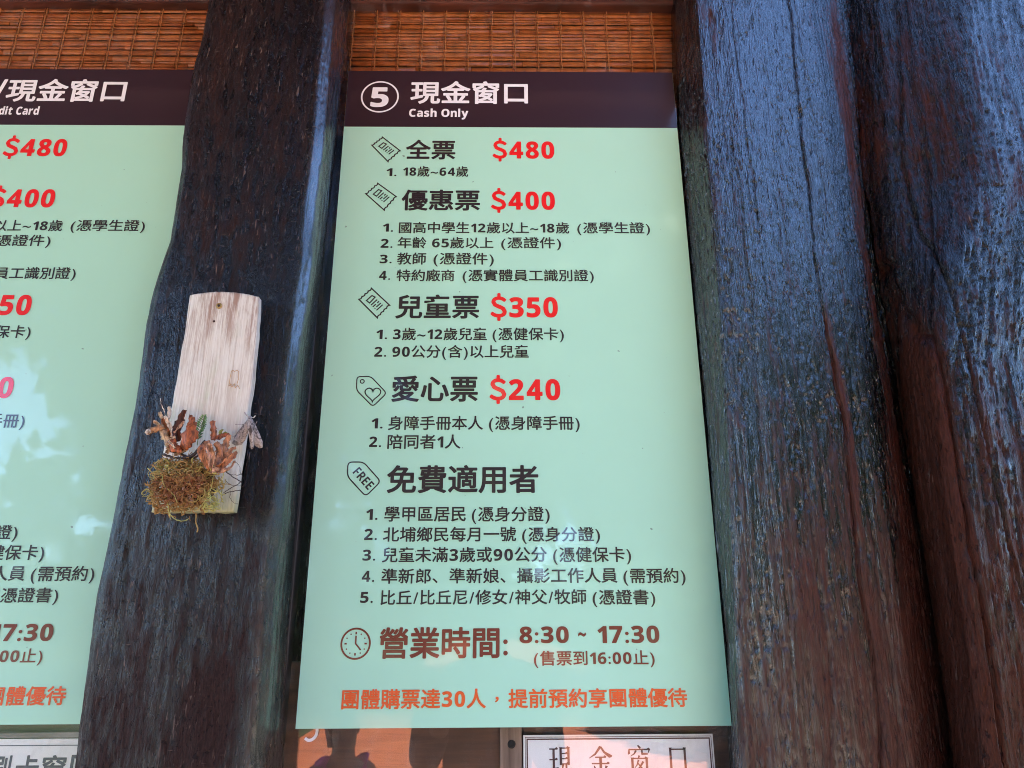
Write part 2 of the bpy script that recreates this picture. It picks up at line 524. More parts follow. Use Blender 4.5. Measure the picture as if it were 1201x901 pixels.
# bamboo blinds: split slats woven with vertical threads
M_SLAT = tinted('bamboo_slats', (0.33, 0.085, 0.020), (0.46, 0.150, 0.038), 0.42, 60)
M_THREAD = plain('blind_thread', (0.21, 0.070, 0.020), 0.9)
M_CORD = plain('blind_cord', (0.38, 0.14, 0.04), 0.9)
def blind(x0, x1, z0, z1, label, seed):
    r = random.Random(seed)
    root = empty('bamboo_blind', label, 'blind', ((x0 + x1) / 2, 0.045, z0), 'woven bamboo blinds behind the glass')
    L = Vector(root.location)
    s = MB()
    z = z0
    base = r.random()
    while z < z1:
        h = r.choice((0.0050, 0.0065, 0.0080, 0.0115, 0.0140))
        x = x0
        drift = r.uniform(-0.15, 0.15)
        if r.random() < 0.4: base = r.random()
        while x < x1:
            wd = r.uniform(0.08, 0.42)
            xe = min(x1, x + wd)
            if xe > x1 - 0.05: xe = x1
            y = 0.045 + r.uniform(-0.0009, 0.0009)
            n = 5
            v = []
            for xx in (x, xe - 0.0006):
                for k in range(n):
                    u = k / (n - 1)
                    v.append((xx, y - 0.0022 * math.sin(math.pi * u), z + h * u * 0.95))
            f = [(k, n + k, n + k + 1, k + 1) for k in range(n - 1)]
            f += [tuple(range(n)), tuple(range(n, 2 * n))[::-1], (0, n - 1, 2 * n - 1, n)]
            t = min(1, max(0, 0.5 + 0.55 * (base - 0.5) + drift + r.uniform(-0.2, 0.2)))
            s.add(v, f, t)
            x = xe
        z += h
    s.build('slats', M_SLAT, root, True, L)
    s2 = MB(); c2 = MB()
    x = x0 + 0.018
    while x < x1:
        for dx, q in ((-0.0016, s2), (0.0028, c2)):
            pts = []
            k = 0
            zz = z0
            while zz < z1:
                pts.append((x + dx + r.uniform(-0.0009, 0.0009), 0.0422 - (0.0010 if k % 2 else 0.0), zz)); zz += 0.0052; k += 1
            q.tube(pts, 0.0008 if q is s2 else 0.0012, 5)
        x += 0.0455
    s2.build('thread', M_THREAD, root, True, L)
    c2.build('cord', M_CORD, root, True, L)
blind(-1.0, -0.17, 2.40, 2.697, 'bamboo blind at the top left, behind the glass over the left mint board', 4)
blind(-0.030, 0.632, 2.40, 2.697, 'bamboo blind at the top middle, behind the glass over the cash only board', 8)

def pane(x0, x1, label):
    m = MB(); m.box(x0, x1, 0.003, 0.007, 0.95, 2.694)
    o = m.build('glass_pane', M_GLASS, None, loc=((x0 + x1) / 2, 0.005, 0.95))
    tag(o, label, 'window pane')
pane(-1.0, -0.17, 'glass pane behind the left mint board, with a white card sign below')
pane(-0.0205, 0.628, 'glass pane behind the cash only board, left of the dark logs')

# wooden frame stiles at the edges of the panes
def stile(x0, x1, label):
    m = MB(); m.box(x0, x1, -0.002, 0.024, 0.95, 2.694)
    tag(m.build('window_stile', M_FRAME, None, loc=((x0 + x1) / 2, 0.0, 0.95), bevel=0.002), label, 'window frame')
stile(-0.045, -0.0195, 'thin dark wooden frame strip between the left post and the cash only board')
stile(0.622, 0.66, 'thin dark wooden frame strip between the cash only board and the right log')

# wooden boarding, batten and signs seen under the mint boards
m = MB(); m.box(-0.030, 0.634, 0.0205, 0.036, 0.95, 1.485)
tag(m.build('wood_panel', M_PANEL, None, loc=(0.3, 0.028, 0.95)), 'brown wooden panel behind the glass beneath the cash only board', 'wood panel')
m = MB(); m.box(0.280, 0.3105, 0.0125, 0.0200, 0.95, 1.46)
b = m.build('wooden_batten', M_BATTEN, None, loc=(0.295, 0.016, 0.95), bevel=0.001)
tag(b, 'worn pale wooden batten with a screw hole left of the white cash sign', 'batten')
m = MB()
p = at(600, 873, 0.0120)
ring = [(p.x + 0.0052 * math.cos(k * math.pi / 8), 0.0122, p.z + 0.0052 * math.sin(k * math.pi / 8)) for k in range(16)]
m.tube([(p.x, 0.0124, p.z), (p.x, 0.0112, p.z)], [0.0056, 0.0046], 16)
h_ = m.build('screw_hole', plain('screw_hole_dark', (0.012, 0.008, 0.007), 0.9), b, False)
h_.location = Vector((0, 0, 0)) - Vector(b.location)
m = MB(); m.box(-1.0, -0.17, 0.0205, 0.036, 0.95, 1.485)
tag(m.build('wood_panel', stained_wood('dark_panel_wood', (0.02, 0.014, 0.012), (0.06, 0.035, 0.026), 'x', 0.5, 8.0), None, loc=(-0.6, 0.028, 0.95)), 'dark wooden panel behind the glass beneath the left mint board', 'wood panel')
m = MB(); m.box(-1.0, -0.17, 0.0085, 0.0200, 1.3905, 1.3975)
tag(m.build('wooden_ledge', stained_wood('grey_ledge_wood', (0.12, 0.085, 0.08), (0.34, 0.29, 0.30), 'x', 0.6, 3.0), None, loc=(-0.6, 0.014, 1.3905), bevel=0.001), 'grey weathered wooden ledge between the left mint board and the white card sign', 'ledge')

# ---------------------------------------------------------------- lettering
def text_geo(s, offset):
    c = bpy.data.curves.new('lettering', 'FONT')
    c.body = s
    c.size = 1.0
    c.offset = offset
    c.resolution_u = 4
    o = bpy.data.objects.new('lettering', c)
    COL.objects.link(o)
    bpy.context.view_layer.update()
    ev = o.evaluated_get(bpy.context.evaluated_depsgraph_get())
    me = ev.to_mesh()
    v = np.array([tuple(q.co) for q in me.vertices])
    f = [tuple(q.vertices) for q in me.polygons]
    ev.to_mesh_clear()
    bpy.data.objects.remove(o)
    bpy.data.curves.remove(c)
    return v, f

_geo = {}
def glyph(ch):
    """one upright sans glyph; digits and letters in the bold sans alphabet"""
    if ch not in _geo:
        q = ch
        if ch.isdigit() and ord(ch) < 128: q = chr(0x1D7EC + ord(ch) - 48)
        elif 'A' <= ch <= 'Z': q = chr(0x1D5D4 + ord(ch) - 65)
        elif 'a' <= ch <= 'z': q = chr(0x1D5EE + ord(ch) - 97)
        elif ch == '$': q = '\uff04'
        _geo[ch] = text_geo(q, 0.0)
    return _geo[ch]

def text_mesh(s, x0, x1, z0, z1, bold):
    """a line of lettering fitted between x0 and x1; strokes are thickened by layering shifted copies"""
    V, F, x, lo, hi = [], [], 0.0, None, None
    n = 0
    ref = [c for c in s if ord(c) > 0x3005] or [c for c in s if c.isalnum() and not c.islower()] or list(s)
    for ch in s:
        if ch == ' ':
            x += 0.30; continue
        v, f = glyph(ch)
        wide = ord(ch) > 0x2E80
        a, b = v[:, 0].min(), v[:, 0].max()
        if wide:
            px, adv = x, 1.0
        else:
            g = 0.07 if not wide else 0.12
            if ch in '()': g = 0.09
            px, adv = x + g - a, (b - a) + 2 * g
        d = bold if (wide or ch in '$()~/') else bold * 0.6
        if ch in '(),、~/': d = bold * 0.8
        for k in range(8):
            w_ = math.pi * (k + 0.5) / 4
            q = np.stack([v[:, 0] + px + d * math.cos(w_), np.full(len(v), -1.2e-5 * k), v[:, 1] + d * math.sin(w_)], 1)
            V.append(q); F += [tuple(i + n for i in t) for t in f]; n += len(q)
        if ch in ref:
            lo = v[:, 1].min() if lo is None else min(lo, v[:, 1].min())
            hi = v[:, 1].max() if hi is None else max(hi, v[:, 1].max())
        x += adv
    V = np.concatenate(V)
    a, b = V[:, 0].min(), V[:, 0].max()
    V[:, 0] = x0 + (V[:, 0] - a) * (x1 - x0) / (b - a)
    V[:, 2] = z0 + (V[:, 2] - lo + bold * 0.5) * (z1 - z0) / (hi - lo + bold)
    return mesh_np('lettering', V, F)

def ribbon(mb, pts, wd, closed=False):
    """flat stroke of even width along a polyline in the board plane"""
    p = [Vector((a[0], a[1])) for a in pts]
    n = len(p)
    L, R = [], []
    for i in range(n):
        q0 = p[i - 1] if (i > 0 or closed) else None
        q1 = p[(i + 1) % n] if (i < n - 1 or closed) else None
        d0 = (p[i] - q0).normalized() if q0 is not None else None
        d1 = (q1 - p[i]).normalized() if q1 is not None else None
        d0 = d0 or d1; d1 = d1 or d0
        n0 = Vector((-d0.y, d0.x)); n1 = Vector((-d1.y, d1.x))
        k = (n0 + n1)
        k = k.normalized() if k.length > 1e-6 else n0
        c = max(0.35, k.dot(n0))
        L.append(p[i] + k * (wd / 2 / c)); R.append(p[i] - k * (wd / 2 / c))
    b = [(q.x, 0, q.y) for q in L] + [(q.x, 0, q.y) for q in R]
    f = []
    for i in range(n if closed else n - 1):
        j = (i + 1) % n
        f.append((n + i, n + j, j, i))
    mb.add(b, f)

def rounded(pts, rad, seg=5):
    out = []
    n = len(pts)
    for i in range(n):
        a, b, c = Vector(pts[i - 1]), Vector(pts[i]), Vector(pts[(i + 1) % n])
        r = min(rad, (a - b).length * 0.45, (c - b).length * 0.45)
        s, e = b + (a - b).normalized() * r, b + (c - b).normalized() * r
        for k in range(seg + 1):
            t = k / seg
            out.append(tuple(s * (1 - t) ** 2 + b * (2 * t * (1 - t)) + e * t * t))
    return out

def circle(cx, cz, rad, n=40):
    return [(cx + rad * math.cos(2 * math.pi * k / n), cz + rad * math.sin(2 * math.pi * k / n)) for k in range(n)]

def ticket_icon(c):
    """c: left, top, right, bottom corners of the slanting ticket"""
    l, t, r, b = [Vector(q) for q in c]
    m = MB()
    def serr(p, q, n=4):
        d = q - p; nn = Vector((-d.y, d.x)).normalized()
        out = []
        for k in range(n * 6 + 1):
            u = k / (n * 6)
            out.append(p + d * u + nn * (-0.0016 * abs(math.sin(math.pi * n * u))))
        return out
    poly = serr(l, t) + serr(r, b)
    poly = [tuple(q) for q in poly]
    ribbon(m, poly, 0.0022, True)
    ex = (r - t); ey = (l - t)
    pt = lambda u, v: tuple(t + ex * u + ey * v)
    ribbon(m, [pt(0.24, 0.74), pt(0.24, 0.30), pt(0.37, 0.24), pt(0.40, 0.72)], 0.0021, True)
    for k, (u, v0, v1) in enumerate(((0.50, 0.26, 0.76), (0.60, 0.26, 0.40), (0.60, 0.52, 0.76), (0.70, 0.26, 0.62), (0.70, 0.70, 0.76), (0.80, 0.26, 0.76))):
        ribbon(m, [pt(u, v0), pt(u, v1)], 0.0020)
    return m

def heart(cx, cz, wd, hh, n=36):
    out = []
    for k in range(n):
        a = 2 * math.pi * k / n
        x = 16 * math.sin(a) ** 3
        y = 13 * math.cos(a) - 5 * math.cos(2 * a) - 2 * math.cos(3 * a) - math.cos(4 * a)
        out.append((cx + x / 32 * wd, cz + (y + 2.5) / 29 * hh))
    return out

TEXT = [
    ('5', 0.0445, 0.0771, 1.0233, 1.0668, 'w', 0.03, 'window_number'),
    ('現金窗口', 0.1164, 0.3309, 1.0314, 1.0811, 'w', 0.023, 'header_text'),
    ('Cash Only', 0.1155, 0.2225, 1.0025, 1.0200, 'w', 0.03, 'header_subtitle'),
    ('全票', 0.1127, 0.2007, 0.9134, 0.9539, 'd', 0.023, 'heading_text'),
    ('$480', 0.2666, 0.3763, 0.9153, 0.9516, 'r', 0.03, 'price_text'),
    ('1.', 0.0806, 0.0984, 0.8788, 0.8946, 'd', 0.015, 'list_number'),
    ('18歲~64歲', 0.1098, 0.2242, 0.8778, 0.8992, 'd', 0.015, 'condition_text'),
    ('優惠票', 0.1097, 0.2452, 0.8103, 0.8513, 'd', 0.023, 'heading_text'),
    ('$400', 0.2644, 0.3750, 0.8119, 0.8482, 'r', 0.03, 'price_text'),
    ('1.', 0.0799, 0.0977, 0.7688, 0.7844, 'd', 0.015, 'list_number'),
    ('國高中學生12歲以上~18歲', 0.1074, 0.3983, 0.7658, 0.7877, 'd', 0.015, 'condition_text'),
    ('(憑學生證)', 0.4122, 0.5371, 0.7663, 0.7883, 'd', 0.015, 'condition_text'),
    ('2.', 0.0779, 0.0981, 0.7380, 0.7550, 'd', 0.015, 'list_number'),
    ('年齡 65歲以上', 0.1066, 0.2688, 0.7371, 0.7587, 'd', 0.015, 'condition_text'),
    ('(憑證件)', 0.2820, 0.3837, 0.7374, 0.7591, 'd', 0.015, 'condition_text'),
    ('3.', 0.0779, 0.0980, 0.7088, 0.7250, 'd', 0.015, 'list_number'),
    ('教師', 0.1070, 0.1557, 0.7066, 0.7290, 'd', 0.015, 'condition_text'),
    ('(憑證件)', 0.1682, 0.2694, 0.7068, 0.7292, 'd', 0.015, 'condition_text'),
    ('4.', 0.0785, 0.0969, 0.6783, 0.6949, 'd', 0.015, 'list_number'),
    ('特約廠商', 0.1073, 0.2041, 0.6757, 0.6978, 'd', 0.015, 'condition_text'),
    ('(憑實體員工識別證)', 0.2176, 0.4368, 0.6759, 0.6980, 'd', 0.015, 'condition_text'),
    ('兒童票', 0.1084, 0.2456, 0.6088, 0.6512, 'd', 0.023, 'heading_text'),
    ('$350', 0.2643, 0.3752, 0.6105, 0.6470, 'r', 0.03, 'price_text'),
    ('1.', 0.0792, 0.0971, 0.5726, 0.5888, 'd', 0.015, 'list_number'),
    ('3歲~12歲兒童', 0.1067, 0.2587, 0.5705, 0.5925, 'd', 0.015, 'condition_text'),
    ('(憑健保卡)', 0.2679, 0.3838, 0.5706, 0.5925, 'd', 0.015, 'condition_text'),
    ('2.', 0.0779, 0.0971, 0.5422, 0.5592, 'd', 0.015, 'list_number'),
    ('90公分(含)以上兒童', 0.1067, 0.3264, 0.5401, 0.5623, 'd', 0.015, 'condition_text'),
    ('愛心票', 0.1087, 0.2450, 0.4670, 0.5097, 'd', 0.023, 'heading_text'),
    ('$240', 0.2635, 0.3755, 0.4688, 0.5041, 'r', 0.03, 'price_text'),
    ('1.', 0.0797, 0.0974, 0.4235, 0.4398, 'd', 0.015, 'list_number'),
    ('身障手冊本人', 0.1057, 0.2535, 0.4209, 0.4436, 'd', 0.015, 'condition_text'),
    ('(憑身障手冊)', 0.2628, 0.4045, 0.4207, 0.4434, 'd', 0.015, 'condition_text'),
    ('2.', 0.0781, 0.0966, 0.3940, 0.4106, 'd', 0.015, 'list_number'),
    ('陪同者1人', 0.1063, 0.2190, 0.3911, 0.4138, 'd', 0.015, 'condition_text'),
    ('免費適用者', 0.1082, 0.3385, 0.3226, 0.3652, 'd', 0.023, 'heading_text'),
    ('1.', 0.0796, 0.0971, 0.2830, 0.2989, 'd', 0.015, 'list_number'),
    ('學甲區居民', 0.1071, 0.2289, 0.2802, 0.3026, 'd', 0.015, 'condition_text'),
    ('(憑身分證)', 0.2379, 0.3546, 0.2798, 0.3022, 'd', 0.015, 'condition_text'),
    ('2.', 0.0788, 0.0977, 0.2535, 0.2697, 'd', 0.015, 'list_number'),
    ('北埔鄉民每月一號', 0.1066, 0.3040, 0.2507, 0.2722, 'd', 0.015, 'condition_text'),
    ('(憑身分證)', 0.3130, 0.4289, 0.2501, 0.2716, 'd', 0.015, 'condition_text'),
    ('3.', 0.0781, 0.0968, 0.2236, 0.2395, 'd', 0.015, 'list_number'),
    ('兒童未滿3歲或90公分', 0.1066, 0.3493, 0.2211, 0.2428, 'd', 0.015, 'condition_text'),
    ('(憑健保卡)', 0.3583, 0.4737, 0.2204, 0.2421, 'd', 0.015, 'condition_text'),
    ('4.', 0.0789, 0.0970, 0.1937, 0.2093, 'd', 0.015, 'list_number'),
    ('準新郎、準新娘、攝影工作人員', 0.1072, 0.4519, 0.1910, 0.2123, 'd', 0.015, 'condition_text'),
    ('(需預約)', 0.4607, 0.5518, 0.1901, 0.2114, 'd', 0.015, 'condition_text'),
    ('5.', 0.0783, 0.0966, 0.1644, 0.1797, 'd', 0.015, 'list_number'),
    ('比丘/比丘尼/修女/神父/牧師', 0.1077, 0.4055, 0.1613, 0.1822, 'd', 0.015, 'condition_text'),
    ('(憑證書)', 0.4143, 0.5054, 0.1603, 0.1813, 'd', 0.015, 'condition_text'),
    ('營業時間:', 0.1090, 0.2911, 0.0893, 0.1305, 'b', 0.023, 'heading_text'),
    ('8:30', 0.3079, 0.3782, 0.1085, 0.1311, 'b', 0.028, 'hours_text'),
    ('~', 0.3917, 0.4027, 0.1172, 0.1227, 'b', 0.028, 'hours_text'),
    ('17:30', 0.4195, 0.5078, 0.1079, 0.1314, 'b', 0.028, 'hours_text'),
    ('(售票到16:00止)', 0.3280, 0.4990, 0.0788, 0.0983, 'b', 0.015, 'hours_text'),
    ('團體購票達30人', 0.0609, 0.2606, 0.0241, 0.0494, 'o', 0.02, 'notice_text'),
    ('，', 0.2732, 0.2783, 0.0319, 0.0388, 'o', 0.02, 'notice_text'),
    ('提前預約享團體優待', 0.2918, 0.5410, 0.0242, 0.0487, 'o', 0.02, 'notice_text'),

]
MESH = {}
def line_mesh(k):
    if k not in MESH:
        s, x0, x1, z0, z1, c, b, nm = TEXT[k]
        MESH[k] = text_mesh(s, x0, x1, z0, z1, b)
        MESH[k].materials.append(INK[c])
    return MESH[k]

ICONS = {}
def icon(name, mb, ink):
    me = bpy.data.meshes.new(name)
    me.from_pydata([tuple(q) for q in mb.v], [], mb.f)
    me.materials.append(INK[ink])
    ICONS[name + str(len(ICONS))] = (name, me)
for c in (((0.0519, 0.9425), (0.0698, 0.9596), (0.1029, 0.9307), (0.0825, 0.9083)),
          ((0.0470, 0.8431), (0.0666, 0.8641), (0.1001, 0.8373), (0.0807, 0.8106)),
          ((0.0473, 0.6429), (0.0668, 0.6630), (0.0985, 0.6322), (0.0796, 0.6098))):
    icon('ticket_icon', ticket_icon(c), 'd')
m = MB()
ribbon(m, rounded([(0.0526, 0.5086), (0.0748, 0.5086), (0.1010, 0.4809), (0.0805, 0.4588), (0.0532, 0.4860)], 0.006), 0.0018, True)
ribbon(m, circle(0.0615, 0.5005, 0.0031, 20), 0.0016, True)
ribbon(m, heart(0.0793, 0.4780, 0.0248, 0.0225), 0.0018, True)
icon('heart_tag_icon', m, 'd')
m = MB()
ribbon(m, rounded([(0.0474, 0.3706), (0.0712, 0.3706), (0.0990, 0.3406), (0.0776, 0.3180), (0.0480, 0.3486)], 0.007), 0.0019, True)
v, f = text_geo(''.join(chr(0x1D5D4 + ord(q) - 65) for q in 'FREE'), 0.0)
v = v - [v[:, 0].mean(), (v[:, 1].min() + v[:, 1].max()) / 2, 0]
v = v * (0.0365 / (v[:, 0].max() - v[:, 0].min()))
ca, sa = math.cos(math.radians(-47)), math.sin(math.radians(-47))
m.add([(0.0722 + a * ca - b * 1.15 * sa, 0, 0.3458 + a * sa + b * 1.15 * ca) for a, b, _ in v], f)
icon('free_tag_icon', m, 'd')
m = MB()
cx, cz = 0.0755, 0.1093
ribbon(m, circle(cx, cz, 0.0202), 0.0026, True)
for k in range(12):
    a = k * math.pi / 6
    if k % 3 == 0:
        ribbon(m, [(cx + 0.0125 * math.cos(a), cz + 0.0125 * math.sin(a)), (cx + 0.0158 * math.cos(a), cz + 0.0158 * math.sin(a))], 0.0022)
    else:
        ribbon(m, [(cx + 0.0136 * math.cos(a), cz + 0.0136 * math.sin(a)), (cx + 0.0154 * math.cos(a), cz + 0.0154 * math.sin(a))], 0.0017)
ribbon(m, [(cx, cz + 0.0105), (cx, cz), (cx + 0.0075, cz - 0.0085)], 0.0022)
icon('clock_icon', m, 'b')
m = MB()
ribbon(m, circle(0.0610, 1.0460, 0.0330, 64), 0.0030, True)
icon('number_ring', m, 'w')

BW, BH, BHD = 0.600, 1.1044, 0.9818
def board(loc, label, header, zs=1.0):
    root = empty('price_board', label, 'price board', loc, 'mint green ticket price boards')
    root.scale = (1, 1, zs)
    p = MB(); p.box(0, BW, -0.003, 0.0, 0, BH)
    p.build('panel', M_MINT, root)
    h = MB(); h.box(0.0003, BW - 0.0003, -0.0036, -0.0030, BHD, BH - 0.0003)
    h.build('header_band', M_HEAD, root)
    for k, row in enumerate(TEXT):
        if header is not None and k < 3:
            continue
        o = new_obj(row[7], line_mesh(k), None, root)
        o.location = (0, -0.0042 if row[5] == 'w' else -0.0036, 0)
    for nm, me in ICONS.values():
        if nm == 'number_ring' and header is not None:
            continue
        o = new_obj(nm, me, None, root)
        o.location = (0, -0.0042 if nm == 'number_ring' else -0.0036, 0)
    for s, x0, x1, z0, z1, b, nm in (header or ()):
        o = new_obj(nm, text_mesh(s, x0, x1, z0, z1, b), INK['w'], root)
        o.location = (0, -0.0042, 0)
    return root
board((0, -0.001, Z0), 'mint ticket price board headed 5 and Cash Only, between the two dark timbers', None)
board((-0.8605, -0.001, Z0 + 0.0078), 'mint ticket price board headed Credit Card, partly hidden behind the left post', (
    ('現金窗口', 0.2465, 0.4610, 1.0314, 1.0811, 0.023, 'header_text'), ('/', 0.2240, 0.2440, 1.030, 1.080, 0.02, 'header_text'),
    ('信用卡', 0.0640, 0.2230, 1.0314, 1.0811, 0.023, 'header_text'), ('Credit Card', 0.2105, 0.3128, 1.0025, 1.0200, 0.03, 'header_subtitle')), 0.993)

# white cash sign with ming lettering, under the middle board
def poly(mb, pts, y=0.0):
    mb.add([(a, y, b) for a, b in pts], [tuple(range(len(pts)))])
def hbar(mb, x0, x1, z, w=0.045):
    poly(mb, [(x0, z - w / 2), (x1 - 0.02, z - w / 2), (x1, z + w * 0.6), (x1 - 0.07, z + w * 1.6), (x1 - 0.13, z + w / 2), (x0, z + w / 2)])
def vbar(mb, x, z0, z1, w=0.115):
    poly(mb, [(x - w / 2, z0), (x + w / 2, z0), (x + w / 2, z1 - 0.02), (x + w / 2 + 0.03, z1 + 0.02), (x - w / 2 - 0.02, z1 + 0.02), (x - w / 2, z1 - 0.02)])
def ming(ch):
    m = MB()
    if ch == '口':
        vbar(m, 0.14, 0.02, 0.90); vbar(m, 0.86, 0.02, 0.90); hbar(m, 0.14, 0.90, 0.86, 0.05); hbar(m, 0.14, 0.88, 0.12, 0.05)
    elif ch == '金':
        poly(m, [(0.46, 1.0), (0.56, 0.96), (0.30, 0.68), (0.02, 0.56), (0.01, 0.58), (0.26, 0.74)])
        poly(m, [(0.48, 0.95), (0.54, 0.99), (0.70, 0.80), (1.0, 0.66), (0.97, 0.60), (0.86, 0.58), (0.62, 0.76)])
        hbar(m, 0.27, 0.75, 0.60); hbar(m, 0.12, 0.88, 0.38); hbar(m, 0.04, 0.96, 0.04)
        vbar(m, 0.5, 0.04, 0.60)
        poly(m, [(0.20, 0.30), (0.24, 0.31), (0.34, 0.16), (0.30, 0.10), (0.24, 0.14)])
        poly(m, [(0.70, 0.32), (0.80, 0.28), (0.66, 0.10), (0.63, 0.12)])
    elif ch == '現':
        hbar(m, 0.02, 0.40, 0.90); hbar(m, 0.02, 0.39, 0.53); poly(m, [(0.0, 0.12), (0.42, 0.24), (0.42, 0.27), (0.02, 0.22)])
        vbar(m, 0.21, 0.18, 0.90, 0.10)
        vbar(m, 0.52, 0.34, 0.94, 0.10); vbar(m, 0.86, 0.34, 0.94, 0.10)
        hbar(m, 0.50, 0.90, 0.93); hbar(m, 0.54, 0.84, 0.74, 0.04); hbar(m, 0.54, 0.84, 0.56, 0.04); hbar(m, 0.52, 0.88, 0.38, 0.04)
        poly(m, [(0.58, 0.38), (0.67, 0.38), (0.60, 0.16), (0.40, 0.0), (0.38, 0.02), (0.54, 0.18)])
        poly(m, [(0.72, 0.38), (0.80, 0.38), (0.80, 0.10), (0.93, 0.09), (0.95, 0.24), (0.98, 0.24), (0.99, 0.02), (0.76, 0.01), (0.72, 0.06)])
    else:
        poly(m, [(0.42, 1.0), (0.48, 1.02), (0.58, 0.94), (0.55, 0.88), (0.50, 0.90)])
        hbar(m, 0.08, 0.96, 0.86); poly(m, [(0.06, 0.88), (0.10, 0.90), (0.12, 0.72), (0.04, 0.68), (0.03, 0.74)])
        poly(m, [(0.90, 0.86), (0.98, 0.88), (0.88, 0.72), (0.86, 0.73)])
        poly(m, [(0.33, 0.84), (0.41, 0.82), (0.32, 0.70), (0.14, 0.62), (0.13, 0.64), (0.27, 0.73)])
        poly(m, [(0.58, 0.84), (0.65, 0.84), (0.66, 0.74), (0.86, 0.73), (0.86, 0.68), (0.60, 0.67), (0.58, 0.70)])
        vbar(m, 0.20, 0.0, 0.56, 0.10); vbar(m, 0.80, 0.0, 0.56, 0.10); hbar(m, 0.18, 0.84, 0.55); hbar(m, 0.20, 0.80, 0.06, 0.05)
        poly(m, [(0.46, 0.66), (0.54, 0.64), (0.44, 0.50), (0.42, 0.51)])
        poly(m, [(0.42, 0.50), (0.50, 0.50), (0.40, 0.30), (0.28, 0.20), (0.27, 0.22), (0.36, 0.32)])
        poly(m, [(0.62, 0.46), (0.70, 0.42), (0.50, 0.20), (0.28, 0.10), (0.27, 0.12), (0.46, 0.24)])
        poly(m, [(0.40, 0.38), (0.58, 0.16), (0.68, 0.16), (0.44, 0.40)])
    return m
M_CARD = plain('white_card', (0.80, 0.78, 0.79), 0.5)
M_SIGNINK = plain('brown_sign_ink', (0.075, 0.022, 0.024), 0.5)
SX, SY = 0.3125, 0.0110
root = empty('cash_sign', 'white cash window sign with brown double border below the middle board', 'sign', (SX, SY, 1.10))
m = MB(); m.box(0, 0.2640, 0, 0.002, 0, 0.2890); m.build('card', M_CARD, root)
m = MB()
for d, wd in ((0.0026, 0.0007), (0.0052, 0.0017)):
    pts = [(d, d), (0.2640 - d, d), (0.2640 - d, 0.2890 - d), (d, 0.2890 - d)]
    ribbon(m, pts, wd, True)
o = m.build('border_line', M_SIGNINK, root); o.location = (0, -0.0004, 0)
for ch, xa, xb in (('現', 0.3475, 0.3790), ('金', 0.4025, 0.4350), ('窗', 0.4560, 0.4890), ('口', 0.5120, 0.5395)):
    m = ming(ch)
    W = xb - xa
    q = MB()
    q.add([(xa - SX + a * W, -0.0004, 0.2395 + c_ * 0.0355) for a, b_, c_ in m.v], m.f)
    q.build('sign_character', M_SIGNINK, root)

root = empty('card_sign', 'white card window sign with dark blue lettering below the left mint board', 'sign', (-0.66, SY, 1.10))
m = MB(); m.box(0, 0.46, 0, 0.002, 0, 0.2890); m.build('card', M_CARD, root)
M_NAVY = plain('navy_ink', (0.030, 0.022, 0.075), 0.5)
m = MB(); ribbon(m, [(0.006, 0.2808), (0.454, 0.2808)], 0.0011); o = m.build('border_line', M_NAVY, root); o.location = (0, -0.0004, 0)
for ch, xa, xb in (('刷', -0.4135, -0.3860), ('卡', -0.3790, -0.3480), ('窗', -0.3440, -0.3120), ('口', -0.3060, -0.2770)):
    me = text_mesh(ch, xa + 0.66, xb + 0.66, 0.2365, 0.2685, 0.022)
    o = new_obj('sign_character', me, M_NAVY, root); o.location = (0, -0.0004, 0)

# white 5 painted on the inside, its top hidden by the board
m = MB()
pts = [(0.0295, 1.4235), (0.0145, 1.4235), (0.0125, 1.4070), (0.0200, 1.4075), (0.0260, 1.4045), (0.0282, 1.3985), (0.0270, 1.3915), (0.0225, 1.3870), (0.0170, 1.3860), (0.0125, 1.3888)]
m2 = []
for i in range(len(pts) - 1):
    for k in range(4):
        t = k / 4
        p0, p1, p2, p3 = [Vector(pts[max(0, min(len(pts) - 1, j))]) for j in (i - 1, i, i + 1, i + 2)]
        m2.append(tuple(0.5 * (2 * p1 + (p2 - p0) * t + (2 * p0 - 5 * p1 + 4 * p2 - p3) * t * t + (3 * p1 - p0 - 3 * p2 + p3) * t ** 3)) if i > 2 else tuple(p1 + (p2 - p1) * t))
m2.append(pts[-1])
ribbon(m, m2, 0.0040)
m.v = [(a, 0.0024, c_) for a, b_, c_ in m.v]
o = m.build('painted_number', plain('white_paint', (0.8, 0.76, 0.80), 0.7), None)
tag(o, 'hand painted white number 5 on the glass just below the cash only board', 'painted number')

